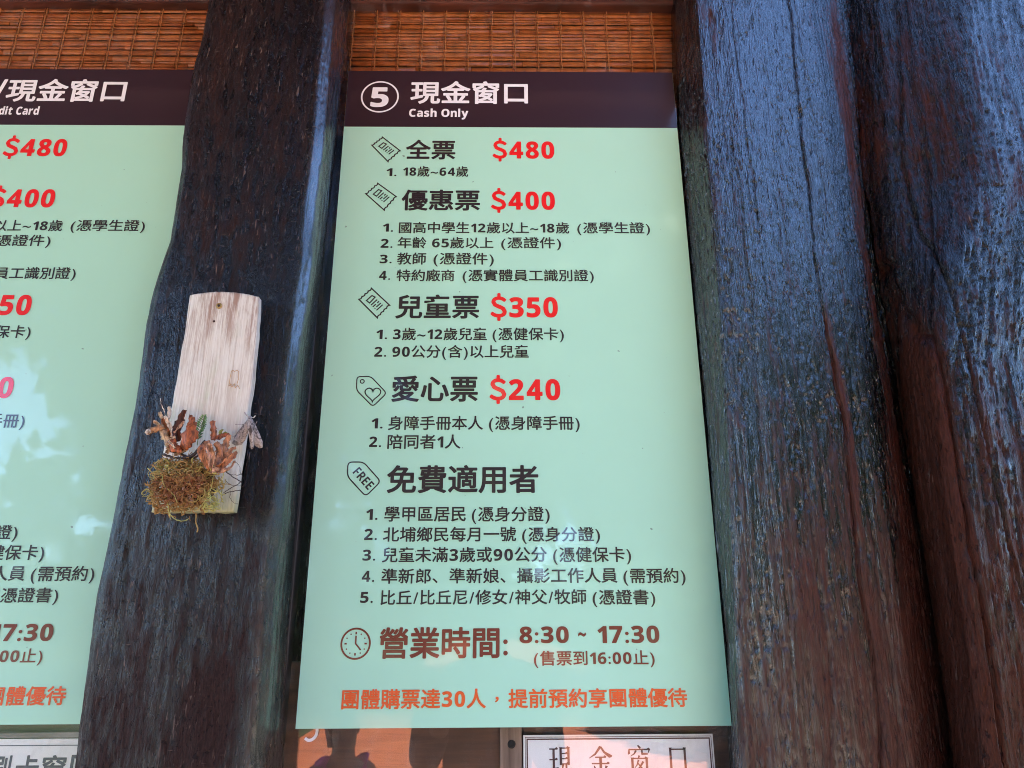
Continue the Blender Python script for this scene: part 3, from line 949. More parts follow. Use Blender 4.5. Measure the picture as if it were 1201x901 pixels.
# ---------------------------------------------------------------- the dark timbers
LEFT_POST = [
    [(-0.2520, 0.012, 2.8175), (-0.2425, -0.074, 2.7172), (-0.2254, -0.089, 2.6999), (-0.1346, -0.098, 2.6903), (-0.0312, -0.095, 2.6948), (-0.0170, -0.081, 2.7113), (-0.0110, -0.010, 2.7942), (-0.0137, 0.012, 2.8199)],
    [(-0.2511, 0.012, 2.6873), (-0.2408, -0.074, 2.5973), (-0.2240, -0.089, 2.5817), (-0.1322, -0.098, 2.5731), (-0.0275, -0.095, 2.5771), (-0.0138, -0.081, 2.5919), (-0.0106, -0.010, 2.6663), (-0.0134, 0.012, 2.6893)],
    [(-0.2521, 0.012, 2.6044), (-0.2411, -0.074, 2.5210), (-0.2244, -0.089, 2.5066), (-0.1316, -0.098, 2.4985), (-0.0255, -0.095, 2.5022), (-0.0121, -0.081, 2.5159), (-0.0104, -0.010, 2.5849), (-0.0132, 0.012, 2.6062)],
    [(-0.2611, 0.012, 2.5245), (-0.2488, -0.074, 2.4475), (-0.2322, -0.089, 2.4341), (-0.1359, -0.098, 2.4267), (-0.0257, -0.095, 2.4301), (-0.0126, -0.081, 2.4427), (-0.0102, -0.010, 2.5064), (-0.0131, 0.012, 2.5261)],
    [(-0.2632, 0.012, 2.4475), (-0.2502, -0.074, 2.3766), (-0.2337, -0.089, 2.3643), (-0.1365, -0.098, 2.3574), (-0.0252, -0.095, 2.3605), (-0.0124, -0.081, 2.3721), (-0.0106, -0.010, 2.4308), (-0.0135, 0.012, 2.4489)],
    [(-0.2628, 0.012, 2.3732), (-0.2493, -0.074, 2.3082), (-0.2330, -0.089, 2.2969), (-0.1355, -0.098, 2.2905), (-0.0237, -0.095, 2.2933), (-0.0112, -0.081, 2.3040), (-0.0118, -0.010, 2.3578), (-0.0148, 0.012, 2.3744)],
    [(-0.2563, 0.012, 2.3015), (-0.2428, -0.074, 2.2421), (-0.2267, -0.089, 2.2318), (-0.1327, -0.098, 2.2260), (-0.0253, -0.095, 2.2285), (-0.0131, -0.081, 2.2382), (-0.0130, -0.010, 2.2873), (-0.0161, 0.012, 2.3025)],
    [(-0.2569, 0.012, 2.2322), (-0.2429, -0.074, 2.1783), (-0.2269, -0.089, 2.1690), (-0.1330, -0.098, 2.1636), (-0.0256, -0.095, 2.1658), (-0.0137, -0.081, 2.1746), (-0.0144, -0.010, 2.2192), (-0.0175, 0.012, 2.2330)],
    [(-0.2565, 0.012, 2.1652), (-0.2420, -0.074, 2.1166), (-0.2262, -0.089, 2.1082), (-0.1324, -0.098, 2.1033), (-0.0251, -0.095, 2.1052), (-0.0135, -0.081, 2.1132), (-0.0157, -0.010, 2.1533), (-0.0190, 0.012, 2.1658)],
    [(-0.2643, 0.012, 2.1164), (-0.2488, -0.074, 2.0717), (-0.2330, -0.089, 2.0639), (-0.1358, -0.098, 2.0594), (-0.0243, -0.095, 2.0611), (-0.0128, -0.081, 2.0684), (-0.0167, -0.010, 2.1054), (-0.0200, 0.012, 2.1168)],
    [(-0.2706, 0.012, 2.0687), (-0.2543, -0.074, 2.0278), (-0.2386, -0.089, 2.0207), (-0.1395, -0.098, 2.0165), (-0.0258, -0.095, 2.0181), (-0.0145, -0.081, 2.0248), (-0.0182, -0.010, 2.0586), (-0.0215, 0.012, 2.0690)],
    [(-0.2734, 0.012, 2.0070), (-0.2565, -0.074, 1.9710), (-0.2408, -0.089, 1.9647), (-0.1417, -0.098, 1.9610), (-0.0280, -0.095, 1.9623), (-0.0171, -0.081, 1.9681), (-0.0201, -0.010, 1.9979), (-0.0236, 0.012, 2.0071)],
    [(-0.2726, 0.012, 1.9472), (-0.2553, -0.074, 1.9159), (-0.2398, -0.089, 1.9105), (-0.1419, -0.098, 1.9072), (-0.0296, -0.095, 1.9082), (-0.0189, -0.081, 1.9133), (-0.0213, -0.010, 1.9392), (-0.0248, 0.012, 1.9472)],
    [(-0.2728, 0.012, 1.8893), (-0.2551, -0.074, 1.8626), (-0.2397, -0.089, 1.8579), (-0.1421, -0.098, 1.8550), (-0.0304, -0.095, 1.8559), (-0.0200, -0.081, 1.8602), (-0.0211, -0.010, 1.8823), (-0.0246, 0.012, 1.8891)],
    [(-0.2738, 0.012, 1.8332), (-0.2556, -0.074, 1.8109), (-0.2403, -0.089, 1.8070), (-0.1426, -0.098, 1.8045), (-0.0305, -0.095, 1.8051), (-0.0203, -0.081, 1.8087), (-0.0209, -0.010, 1.8271), (-0.0245, 0.012, 1.8328)],
    [(-0.2755, 0.012, 1.7653), (-0.2567, -0.074, 1.7484), (-0.2415, -0.089, 1.7454), (-0.1425, -0.098, 1.7434), (-0.0290, -0.095, 1.7437), (-0.0190, -0.081, 1.7465), (-0.0213, -0.010, 1.7604), (-0.0249, 0.012, 1.7647)],
    [(-0.2761, 0.012, 1.7000), (-0.2568, -0.074, 1.6882), (-0.2417, -0.089, 1.6861), (-0.1424, -0.098, 1.6846), (-0.0284, -0.095, 1.6846), (-0.0187, -0.081, 1.6865), (-0.0215, -0.010, 1.6962), (-0.0252, 0.012, 1.6992)],
    [(-0.2785, 0.012, 1.6370), (-0.2586, -0.074, 1.6302), (-0.2436, -0.089, 1.6290), (-0.1446, -0.098, 1.6279), (-0.0310, -0.095, 1.6277), (-0.0216, -0.081, 1.6287), (-0.0214, -0.010, 1.6343), (-0.0251, 0.012, 1.6360)],
    [(-0.2818, 0.012, 1.5762), (-0.2612, -0.074, 1.5743), (-0.2463, -0.089, 1.5739), (-0.1453, -0.098, 1.5732), (-0.0293, -0.095, 1.5727), (-0.0201, -0.081, 1.5730), (-0.0213, -0.010, 1.5746), (-0.0251, 0.012, 1.5750)],
    [(-0.2803, 0.012, 1.5176), (-0.2593, -0.074, 1.5202), (-0.2446, -0.089, 1.5206), (-0.1434, -0.098, 1.5204), (-0.0271, -0.095, 1.5197), (-0.0181, -0.081, 1.5192), (-0.0204, -0.010, 1.5169), (-0.0242, 0.012, 1.5162)],
    [(-0.2786, 0.012, 1.4609), (-0.2574, -0.074, 1.4681), (-0.2428, -0.089, 1.4692), (-0.1416, -0.098, 1.4694), (-0.0251, -0.095, 1.4685), (-0.0163, -0.081, 1.4672), (-0.0186, -0.010, 1.4612), (-0.0224, 0.012, 1.4594)],
    [(-0.2771, 0.012, 1.4061), (-0.2556, -0.074, 1.4176), (-0.2411, -0.089, 1.4196), (-0.1410, -0.098, 1.4201), (-0.0259, -0.095, 1.4190), (-0.0174, -0.081, 1.4170), (-0.0167, -0.010, 1.4074), (-0.0205, 0.012, 1.4045)],
    [(-0.2744, 0.012, 1.3521), (-0.2527, -0.074, 1.3679), (-0.2384, -0.089, 1.3706), (-0.1396, -0.098, 1.3715), (-0.0260, -0.095, 1.3702), (-0.0177, -0.081, 1.3675), (-0.0145, -0.010, 1.3543), (-0.0183, 0.012, 1.3503)],
    [(-0.2709, 0.012, 1.2819), (-0.2490, -0.074, 1.3032), (-0.2349, -0.089, 1.3069), (-0.1377, -0.098, 1.3083), (-0.0261, -0.095, 1.3067), (-0.0181, -0.081, 1.3031), (-0.0117, -0.010, 1.2853), (-0.0155, 0.012, 1.2799)],
]
RIGHT_LOG = [
    [(0.6292, 0.012, 2.8263), (0.6275, -0.004, 2.8076), (0.6297, -0.080, 2.7189), (0.6938, -0.088, 2.7102), (0.7729, -0.075, 2.7262), (0.8514, -0.052, 2.7538), (0.8735, -0.036, 2.7727), (0.9611, -0.002, 2.8133), (0.9961, 0.020, 2.8393)],
    [(0.6220, 0.012, 2.6946), (0.6203, -0.004, 2.6779), (0.6288, -0.080, 2.5984), (0.6933, -0.088, 2.5905), (0.7728, -0.075, 2.6048), (0.8520, -0.052, 2.6296), (0.8738, -0.036, 2.6465), (0.9523, -0.002, 2.6828), (0.9865, 0.020, 2.7061)],
    [(0.6174, 0.012, 2.6109), (0.6158, -0.004, 2.5954), (0.6283, -0.080, 2.5217), (0.6929, -0.088, 2.5144), (0.7727, -0.075, 2.5276), (0.8524, -0.052, 2.5506), (0.8739, -0.036, 2.5663), (0.9467, -0.002, 2.5998), (0.9803, 0.020, 2.6214)],
    [(0.6130, 0.012, 2.5302), (0.6114, -0.004, 2.5159), (0.6278, -0.080, 2.4478), (0.6926, -0.088, 2.4411), (0.7726, -0.075, 2.4533), (0.8528, -0.052, 2.4744), (0.8741, -0.036, 2.4889), (0.9413, -0.002, 2.5198), (0.9745, 0.020, 2.5398)],
    [(0.6088, 0.012, 2.4525), (0.6072, -0.004, 2.4392), (0.6250, -0.080, 2.3766), (0.6902, -0.088, 2.3703), (0.7708, -0.075, 2.3815), (0.8515, -0.052, 2.4010), (0.8726, -0.036, 2.4143), (0.9356, -0.002, 2.4427), (0.9683, 0.020, 2.4611)],
    [(0.6057, 0.012, 2.3774), (0.6041, -0.004, 2.3653), (0.6219, -0.080, 2.3078), (0.6868, -0.088, 2.3020), (0.7671, -0.075, 2.3123), (0.8477, -0.052, 2.3301), (0.8685, -0.036, 2.3423), (0.9294, -0.002, 2.3683), (0.9616, 0.020, 2.3852)],
    [(0.6057, 0.012, 2.3049), (0.6040, -0.004, 2.2939), (0.6218, -0.080, 2.2414), (0.6856, -0.088, 2.2361), (0.7646, -0.075, 2.2454), (0.8440, -0.052, 2.2616), (0.8645, -0.036, 2.2728), (0.9234, -0.002, 2.2965), (0.9552, 0.020, 2.3118)],
    [(0.6057, 0.012, 2.2349), (0.6039, -0.004, 2.2249), (0.6218, -0.080, 2.1773), (0.6850, -0.088, 2.1724), (0.7635, -0.075, 2.1808), (0.8424, -0.052, 2.1955), (0.8627, -0.036, 2.2056), (0.9206, -0.002, 2.2271), (0.9520, 0.020, 2.2410)],
    [(0.6057, 0.012, 2.1672), (0.6039, -0.004, 2.1582), (0.6202, -0.080, 2.1152), (0.6836, -0.088, 2.1109), (0.7624, -0.075, 2.1184), (0.8416, -0.052, 2.1316), (0.8617, -0.036, 2.1407), (0.9189, -0.002, 2.1600), (0.9500, 0.020, 2.1726)],
    [(0.6057, 0.012, 2.1179), (0.6038, -0.004, 2.1096), (0.6189, -0.080, 2.0701), (0.6825, -0.088, 2.0660), (0.7614, -0.075, 2.0729), (0.8410, -0.052, 2.0850), (0.8610, -0.036, 2.0934), (0.9177, -0.002, 2.1112), (0.9485, 0.020, 2.1227)],
    [(0.6054, 0.012, 2.0698), (0.6035, -0.004, 2.0622), (0.6176, -0.080, 2.0260), (0.6816, -0.088, 2.0223), (0.7612, -0.075, 2.0286), (0.8415, -0.052, 2.0396), (0.8613, -0.036, 2.0473), (0.9173, -0.002, 2.0635), (0.9479, 0.020, 2.0740)],
    [(0.6050, 0.012, 2.0075), (0.6031, -0.004, 2.0007), (0.6158, -0.080, 1.9689), (0.6806, -0.088, 1.9656), (0.7611, -0.075, 1.9710), (0.8424, -0.052, 1.9807), (0.8621, -0.036, 1.9874), (0.9171, -0.002, 2.0017), (0.9474, 0.020, 2.0110)],
    [(0.6050, 0.012, 1.9471), (0.6030, -0.004, 1.9412), (0.6142, -0.080, 1.9136), (0.6795, -0.088, 1.9106), (0.7606, -0.075, 1.9153), (0.8427, -0.052, 1.9237), (0.8622, -0.036, 1.9295), (0.9168, -0.002, 1.9419), (0.9468, 0.020, 1.9499)],
    [(0.6054, 0.012, 1.8885), (0.6034, -0.004, 1.8836), (0.6125, -0.080, 1.8599), (0.6781, -0.088, 1.8574), (0.7596, -0.075, 1.8614), (0.8422, -0.052, 1.8684), (0.8615, -0.036, 1.8734), (0.9157, -0.002, 1.8839), (0.9454, 0.020, 1.8907)],
    [(0.6058, 0.012, 1.8318), (0.6038, -0.004, 1.8277), (0.6100, -0.080, 1.8080), (0.6761, -0.088, 1.8058), (0.7583, -0.075, 1.8090), (0.8417, -0.052, 1.8149), (0.8609, -0.036, 1.8190), (0.9137, -0.002, 1.8277), (0.9431, 0.020, 1.8333)],
    [(0.6046, 0.012, 1.7632), (0.6026, -0.004, 1.7601), (0.6069, -0.080, 1.7452), (0.6737, -0.088, 1.7435), (0.7566, -0.075, 1.7458), (0.8408, -0.052, 1.7501), (0.8598, -0.036, 1.7532), (0.9112, -0.002, 1.7598), (0.9403, 0.020, 1.7640)],
    [(0.6031, 0.012, 1.6972), (0.6009, -0.004, 1.6951), (0.6040, -0.080, 1.6847), (0.6713, -0.088, 1.6834), (0.7549, -0.075, 1.6849), (0.8400, -0.052, 1.6878), (0.8587, -0.036, 1.6899), (0.9089, -0.002, 1.6944), (0.9376, 0.020, 1.6973)],
    [(0.6036, 0.012, 1.6336), (0.6014, -0.004, 1.6323), (0.6007, -0.080, 1.6264), (0.6685, -0.088, 1.6255), (0.7526, -0.075, 1.6262), (0.8383, -0.052, 1.6277), (0.8569, -0.036, 1.6289), (0.9077, -0.002, 1.6313), (0.9361, 0.020, 1.6329)],
    [(0.6049, 0.012, 1.5722), (0.6027, -0.004, 1.5718), (0.5973, -0.080, 1.5702), (0.6655, -0.088, 1.5697), (0.7501, -0.075, 1.5696), (0.8364, -0.052, 1.5697), (0.8547, -0.036, 1.5700), (0.9070, -0.002, 1.5705), (0.9352, 0.020, 1.5708)],
    [(0.6055, 0.012, 1.5129), (0.6033, -0.004, 1.5134), (0.5942, -0.080, 1.5159), (0.6625, -0.088, 1.5158), (0.7474, -0.075, 1.5150), (0.8340, -0.052, 1.5138), (0.8521, -0.036, 1.5132), (0.9045, -0.002, 1.5118), (0.9323, 0.020, 1.5109)],
    [(0.6035, 0.012, 1.4557), (0.6012, -0.004, 1.4570), (0.5912, -0.080, 1.4635), (0.6597, -0.088, 1.4638), (0.7448, -0.075, 1.4622), (0.8316, -0.052, 1.4597), (0.8496, -0.036, 1.4583), (0.9019, -0.002, 1.4551), (0.9294, 0.020, 1.4531)],
    [(0.6014, 0.012, 1.4004), (0.5991, -0.004, 1.4026), (0.5884, -0.080, 1.4129), (0.6567, -0.088, 1.4135), (0.7415, -0.075, 1.4112), (0.8282, -0.052, 1.4075), (0.8460, -0.036, 1.4053), (0.8993, -0.002, 1.4003), (0.9264, 0.020, 1.3972)],
    [(0.5987, 0.012, 1.3459), (0.5964, -0.004, 1.3488), (0.5856, -0.080, 1.3630), (0.6536, -0.088, 1.3640), (0.7381, -0.075, 1.3610), (0.8246, -0.052, 1.3561), (0.8421, -0.036, 1.3530), (0.8967, -0.002, 1.3463), (0.9235, 0.020, 1.3420)],
    [(0.5951, 0.012, 1.2750), (0.5928, -0.004, 1.2790), (0.5820, -0.080, 1.2981), (0.6497, -0.088, 1.2995), (0.7337, -0.075, 1.2956), (0.8199, -0.052, 1.2892), (0.8371, -0.036, 1.2850), (0.8933, -0.002, 1.2761), (0.9198, 0.020, 1.2704)],
]
FAR_LOG = [
    [(0.9311, 0.020, 2.8387), (0.9624, -0.000, 2.8157), (0.9862, -0.050, 2.7575), (1.0853, -0.115, 2.6826), (1.1076, -0.125, 2.6712), (1.2363, -0.100, 2.7017), (1.4179, -0.050, 2.7618), (1.6196, 0.020, 2.8456)],
    [(0.9234, 0.020, 2.7056), (0.9536, -0.000, 2.6849), (0.9756, -0.050, 2.6327), (1.0696, -0.115, 2.5655), (1.0912, -0.125, 2.5552), (1.2164, -0.100, 2.5824), (1.3931, -0.050, 2.6363), (1.5896, 0.020, 2.7112)],
    [(0.9184, 0.020, 2.6209), (0.9479, -0.000, 2.6018), (0.9689, -0.050, 2.5534), (1.0596, -0.115, 2.4910), (1.0808, -0.125, 2.4814), (1.2038, -0.100, 2.5066), (1.3774, -0.050, 2.5564), (1.5705, 0.020, 2.6258)],
    [(0.9137, 0.020, 2.5394), (0.9425, -0.000, 2.5216), (0.9624, -0.050, 2.4769), (1.0500, -0.115, 2.4192), (1.0707, -0.125, 2.4104), (1.1916, -0.100, 2.4336), (1.3623, -0.050, 2.4796), (1.5521, 0.020, 2.5436)],
    [(0.9086, 0.020, 2.4608), (0.9368, -0.000, 2.4444), (0.9561, -0.050, 2.4032), (1.0419, -0.115, 2.3500), (1.0622, -0.125, 2.3419), (1.1810, -0.100, 2.3632), (1.3489, -0.050, 2.4054), (1.5357, 0.020, 2.4643)],
    [(0.9030, 0.020, 2.3849), (0.9306, -0.000, 2.3699), (0.9498, -0.050, 2.3321), (1.0352, -0.115, 2.2833), (1.0550, -0.125, 2.2758), (1.1719, -0.100, 2.2953), (1.3371, -0.050, 2.3339), (1.5212, 0.020, 2.3878)],
    [(0.8976, 0.020, 2.3116), (0.9246, -0.000, 2.2979), (0.9437, -0.050, 2.2634), (1.0287, -0.115, 2.2188), (1.0481, -0.125, 2.2120), (1.1631, -0.100, 2.2297), (1.3258, -0.050, 2.2649), (1.5071, 0.020, 2.3140)],
    [(0.8954, 0.020, 2.2408), (0.9218, -0.000, 2.2284), (0.9339, -0.050, 2.1971), (0.9995, -0.115, 2.1565), (1.0188, -0.125, 2.1503), (1.1313, -0.100, 2.1663), (1.2903, -0.050, 2.1982), (1.4672, 0.020, 2.2426)],
    [(0.8943, 0.020, 2.1724), (0.9201, -0.000, 2.1612), (0.9252, -0.050, 2.1329), (0.9713, -0.115, 2.0963), (0.9904, -0.125, 2.0907), (1.1006, -0.100, 2.1051), (1.2560, -0.050, 2.1337), (1.4287, 0.020, 2.1737)],
    [(0.8935, 0.020, 2.1226), (0.9189, -0.000, 2.1122), (0.9188, -0.050, 2.0862), (0.9508, -0.115, 2.0524), (0.9698, -0.125, 2.0473), (1.0783, -0.100, 2.0605), (1.2311, -0.050, 2.0868), (1.4007, 0.020, 2.1235)],
    [(0.8935, 0.020, 2.0740), (0.9185, -0.000, 2.0645), (0.9148, -0.050, 2.0406), (0.9369, -0.115, 2.0097), (0.9557, -0.125, 2.0050), (1.0627, -0.100, 2.0170), (1.2133, -0.050, 2.0410), (1.3804, 0.020, 2.0746)],
    [(0.8939, 0.020, 2.0109), (0.9182, -0.000, 2.0026), (0.9102, -0.050, 1.9816), (0.9206, -0.115, 1.9543), (0.9391, -0.125, 1.9502), (1.0442, -0.100, 1.9607), (1.1920, -0.050, 1.9817), (1.3559, 0.020, 2.0112)],
    [(0.8942, 0.020, 1.9499), (0.9180, -0.000, 1.9426), (0.9058, -0.050, 1.9244), (0.9047, -0.115, 1.9007), (0.9230, -0.125, 1.8971), (1.0263, -0.100, 1.9062), (1.1714, -0.050, 1.9244), (1.3323, 0.020, 1.9498)],
    [(0.8936, 0.020, 1.8908), (0.9169, -0.000, 1.8845), (0.9039, -0.050, 1.8690), (0.9009, -0.115, 1.8488), (0.9189, -0.125, 1.8457), (1.0207, -0.100, 1.8534), (1.1639, -0.050, 1.8688), (1.3226, 0.020, 1.8904)],
    [(0.8921, 0.020, 1.8334), (0.9148, -0.000, 1.8282), (0.9014, -0.050, 1.8153), (0.8972, -0.115, 1.7985), (0.9149, -0.125, 1.7958), (1.0152, -0.100, 1.8022), (1.1565, -0.050, 1.8149), (1.3133, 0.020, 1.8328)],
    [(0.8902, 0.020, 1.7641), (0.9124, -0.000, 1.7602), (0.8984, -0.050, 1.7504), (0.8928, -0.115, 1.7376), (0.9100, -0.125, 1.7356), (1.0087, -0.100, 1.7403), (1.1476, -0.050, 1.7498), (1.3019, 0.020, 1.7632)],
    [(0.8885, 0.020, 1.6974), (0.9101, -0.000, 1.6946), (0.8956, -0.050, 1.6879), (0.8885, -0.115, 1.6791), (0.9053, -0.125, 1.6777), (1.0023, -0.100, 1.6808), (1.1391, -0.050, 1.6871), (1.2910, 0.020, 1.6962)],
    [(0.8879, 0.020, 1.6331), (0.9089, -0.000, 1.6315), (0.8939, -0.050, 1.6276), (0.8854, -0.115, 1.6226), (0.9018, -0.125, 1.6218), (0.9973, -0.100, 1.6233), (1.1320, -0.050, 1.6267), (1.2817, 0.020, 1.6316)],
    [(0.8877, 0.020, 1.5711), (0.9082, -0.000, 1.5705), (0.8927, -0.050, 1.5695), (0.8830, -0.115, 1.5681), (0.8991, -0.125, 1.5679), (0.9931, -0.100, 1.5680), (1.1258, -0.050, 1.5684), (1.2735, 0.020, 1.5693)],
    [(0.8857, 0.020, 1.5112), (0.9057, -0.000, 1.5117), (0.8902, -0.050, 1.5134), (0.8805, -0.115, 1.5156), (0.8962, -0.125, 1.5158), (0.9888, -0.100, 1.5145), (1.1196, -0.050, 1.5122), (1.2653, 0.020, 1.5092)],
    [(0.8836, 0.020, 1.4533), (0.9030, -0.000, 1.4549), (0.8873, -0.050, 1.4592), (0.8769, -0.115, 1.4648), (0.8923, -0.125, 1.4656), (0.9834, -0.100, 1.4629), (1.1124, -0.050, 1.4579), (1.2560, 0.020, 1.4511)],
    [(0.8814, 0.020, 1.3975), (0.9004, -0.000, 1.4000), (0.8845, -0.050, 1.4069), (0.8735, -0.115, 1.4158), (0.8885, -0.125, 1.4170), (0.9783, -0.100, 1.4131), (1.1054, -0.050, 1.4055), (1.2471, 0.020, 1.3951)],
    [(0.8793, 0.020, 1.3424), (0.8978, -0.000, 1.3459), (0.8816, -0.050, 1.3553), (0.8701, -0.115, 1.3674), (0.8848, -0.125, 1.3692), (0.9732, -0.100, 1.3639), (1.0985, -0.050, 1.3537), (1.2383, 0.020, 1.3398)],
    [(0.8765, 0.020, 1.2707), (0.8944, -0.000, 1.2756), (0.8780, -0.050, 1.2882), (0.8657, -0.115, 1.3045), (0.8800, -0.125, 1.3069), (0.9667, -0.100, 1.3000), (1.0896, -0.050, 1.2865), (1.2268, 0.020, 1.2679)],
]
CRACK = [(0.8081, 2.7347), (0.8071, 2.6124), (0.8059, 2.5347), (0.8009, 2.4597), (0.7969, 2.3874), (0.7943, 2.3177), (0.7920, 2.2504), (0.7896, 2.1853), (0.7867, 2.1224), (0.7846, 2.0766), (0.7840, 2.0319), (0.7837, 1.9740), (0.7871, 1.9179), (0.7906, 1.8635), (0.7911, 1.8108), (0.7873, 1.7471), (0.7827, 1.6858), (0.7818, 1.6267), (0.7823, 1.5696), (0.7822, 1.5146), (0.7806, 1.4614), (0.7770, 1.4100), (0.7729, 1.3594), (0.7676, 1.2936)]
GROOVE = [(0.9077, 2.7801), (0.9036, 2.6531), (0.9010, 2.5723), (0.8985, 2.4944), (0.8950, 2.4194), (0.8900, 2.3469), (0.8851, 2.2770), (0.8829, 2.2094), (0.8816, 2.1441), (0.8806, 2.0965), (0.8806, 2.0501), (0.8809, 1.9900), (0.8809, 1.9317), (0.8800, 1.8752), (0.8788, 1.8205), (0.8771, 1.7544), (0.8754, 1.6907), (0.8740, 1.6293), (0.8726, 1.5700), (0.8701, 1.5129), (0.8675, 1.4577), (0.8645, 1.4043), (0.8613, 1.3517), (0.8572, 1.2834)]
RIDGE = [(-0.0226, 2.7031), (-0.0192, 2.5845), (-0.0174, 2.5091), (-0.0178, 2.4364), (-0.0174, 2.3663), (-0.0161, 2.2987), (-0.0178, 2.2333), (-0.0184, 2.1702), (-0.0180, 2.1092), (-0.0173, 2.0648), (-0.0189, 2.0214), (-0.0213, 1.9652), (-0.0230, 1.9108), (-0.0240, 1.8580), (-0.0242, 1.8069), (-0.0229, 1.7451), (-0.0224, 1.6856), (-0.0252, 1.6282), (-0.0236, 1.5729), (-0.0215, 1.5194), (-0.0197, 1.4678), (-0.0206, 1.4180), (-0.0208, 1.3688), (-0.0211, 1.3049)]


def timber(name, table, mat, seed, label, knobs, cracks=(), nu=190, amp=1.0, scaly=0.0, smooth_mm=9.0, dents=(), wear=(), polish=()):
    T = np.array(table)                     # rows, columns, xyz
    zf = np.arange(1.26, 2.80, 0.0026)
    zs = np.concatenate([np.linspace(0.0, 1.2, 10), zf, np.linspace(2.86, 3.3, 5)])
    nc = T.shape[1]
    X = np.zeros((len(zs), nc)); Y = np.zeros((len(zs), nc))
    for c in range(nc):
        order = np.argsort(T[:, c, 2])
        X[:, c] = np.interp(zs, T[order, c, 2], T[order, c, 0])
        Y[:, c] = np.interp(zs, T[order, c, 2], T[order, c, 1])
    # resample every row evenly along its arc
    seg = np.sqrt(np.diff(X, axis=1) ** 2 + np.diff(Y, axis=1) ** 2)
    s = np.concatenate([np.zeros((len(zs), 1)), np.cumsum(seg, axis=1)], 1)
    u = np.linspace(0, 1, nu)
    PX = np.zeros((len(zs), nu)); PY = np.zeros((len(zs), nu)); SS = np.zeros((len(zs), nu))
    for i in range(len(zs)):
        si = s[i] / s[i, -1]
        PX[i] = np.interp(u, si, X[i]); PY[i] = np.interp(u, si, Y[i]); SS[i] = u * s[i, -1]
    k = max(1, int(smooth_mm / 1000 / (s[:, -1].mean() / nu)))
    ker = np.hanning(2 * k + 3)[1:-1]; ker /= ker.sum()
    pad = len(ker) // 2
    sm = lambda A: np.stack([np.convolve(np.pad(r, pad, mode='reflect', reflect_type='odd'), ker, mode='valid') for r in A])
    PX, PY = sm(PX), sm(PY)
    tx = np.gradient(PX, axis=1); ty = np.gradient(PY, axis=1)
    ln = np.sqrt(tx ** 2 + ty ** 2) + 1e-9
    nx, ny = ty / ln, -tx / ln               # outwards (towards -Y on the front)
    ZZ = np.repeat(zs[:, None], nu, 1)
    S_ = SS + 0.015 * (fbm(SS * 6, ZZ * 2.0, seed + 5, 3) - 0.5)
    h = 0.010 * amp * (fbm(SS * 14, ZZ * 3.2, seed, 3) - 0.5)
    h += 0.0050 * amp * (fbm(S_ * 60, ZZ * 3.5, seed + 1, 3) - 0.5)
    h += 0.0030 * amp * (fbm(S_ * 260, ZZ * 7, seed + 2, 3) - 0.5)
    h += 0.0030 * amp * (fbm(S_ * 75 + 3, ZZ * 38, seed + 4, 3) - 0.5)
    if scaly:
        n1 = noise(S_ * 260 + ZZ * 6, ZZ * 75, seed + 8) * 0.7 + 0.3 * noise(S_ * 520, ZZ * 150, seed + 18)
        dn = np.clip((fbm(SS * 22, ZZ * 7, seed + 19, 2) - 0.35) / 0.3, 0.15, 1)
        h -= scaly * 0.0018 * np.clip((n1 - 0.66) / 0.08, 0, 1) * dn
        n2 = np.abs(fbm(S_ * 120, ZZ * 10, seed + 9, 3) - 0.5)
        h -= scaly * 0.0012 * np.clip(1 - n2 / 0.03, 0, 1)
    n3 = np.abs(fbm(S_ * 34, ZZ * 1.1, seed + 11, 3) - 0.5)
    h -= 0.0030 * knobs * np.clip(1 - n3 / 0.012, 0, 1)
    for pts, wd, dp in cracks:
        p = np.array(pts); o_ = np.argsort(p[:, 1])
        cx = np.interp(zs, p[o_, 1], p[o_, 0])[:, None] + 0.004 * (fbm(ZZ * 22, ZZ * 0 + 3, seed + 21, 3) - 0.5) * 2
        wv = wd * (0.55 + 0.9 * fbm(ZZ * 9, ZZ * 0, seed + 23, 2))
        h -= dp * np.exp(-((PX - cx) / wv) ** 2)
    for dx, dz, rx, rz, dp in dents:
        h += dp * np.exp(-(((PX - dx) / rx) ** 2 + ((ZZ - dz) / rz) ** 2))
    edge = np.clip(np.minimum(u, 1 - u) / 0.03, 0, 1)[None, :]
    h *= edge
    VX, VY = PX + nx * h, PY + ny * h
    wr = np.zeros_like(PX)
    for wx, wz, qx, qz, am in wear:
        if hasattr(wx, '__len__'):
            p = np.array(wx); o_ = np.argsort(p[:, 1])
            wx = np.interp(zs, p[o_, 1], p[o_, 0])[:, None]
        wr = wr + am * np.exp(-((PX - wx) / qx) ** 2 - ((ZZ - wz) / qz) ** 2) * (0.4 + 1.2 * fbm(S_ * 30, ZZ * 5, seed + 41, 3))
    wr = np.concatenate([wr[:, :1], wr, wr[:, -1:]], 1)
    po = np.zeros_like(PX)
    for p, qx in polish:
        p = np.array(p); o_ = np.argsort(p[:, 1])
        po = po + np.exp(-((PX - np.interp(zs, p[o_, 1], p[o_, 0])[:, None]) / qx) ** 2) * np.clip(1.8 * fbm(S_ * 40, ZZ * 9, seed + 51, 3) + 0.1, 0, 1)
    po = np.clip(np.concatenate([po[:, :1], po, po[:, -1:]], 1), 0, 1)
    # close the back
    back = np.full((len(zs), 1), 0.10)
    VX = np.concatenate([VX[:, :1], VX, VX[:, -1:]], 1)
    VY = np.concatenate([back, VY, back], 1)
    nu2 = nu + 2
    V = np.stack([VX, VY, np.repeat(zs[:, None], nu2, 1)], -1).reshape(-1, 3)
    i, j = np.meshgrid(np.arange(len(zs) - 1), np.arange(nu2), indexing='ij')
    jn = (j + 1) % nu2
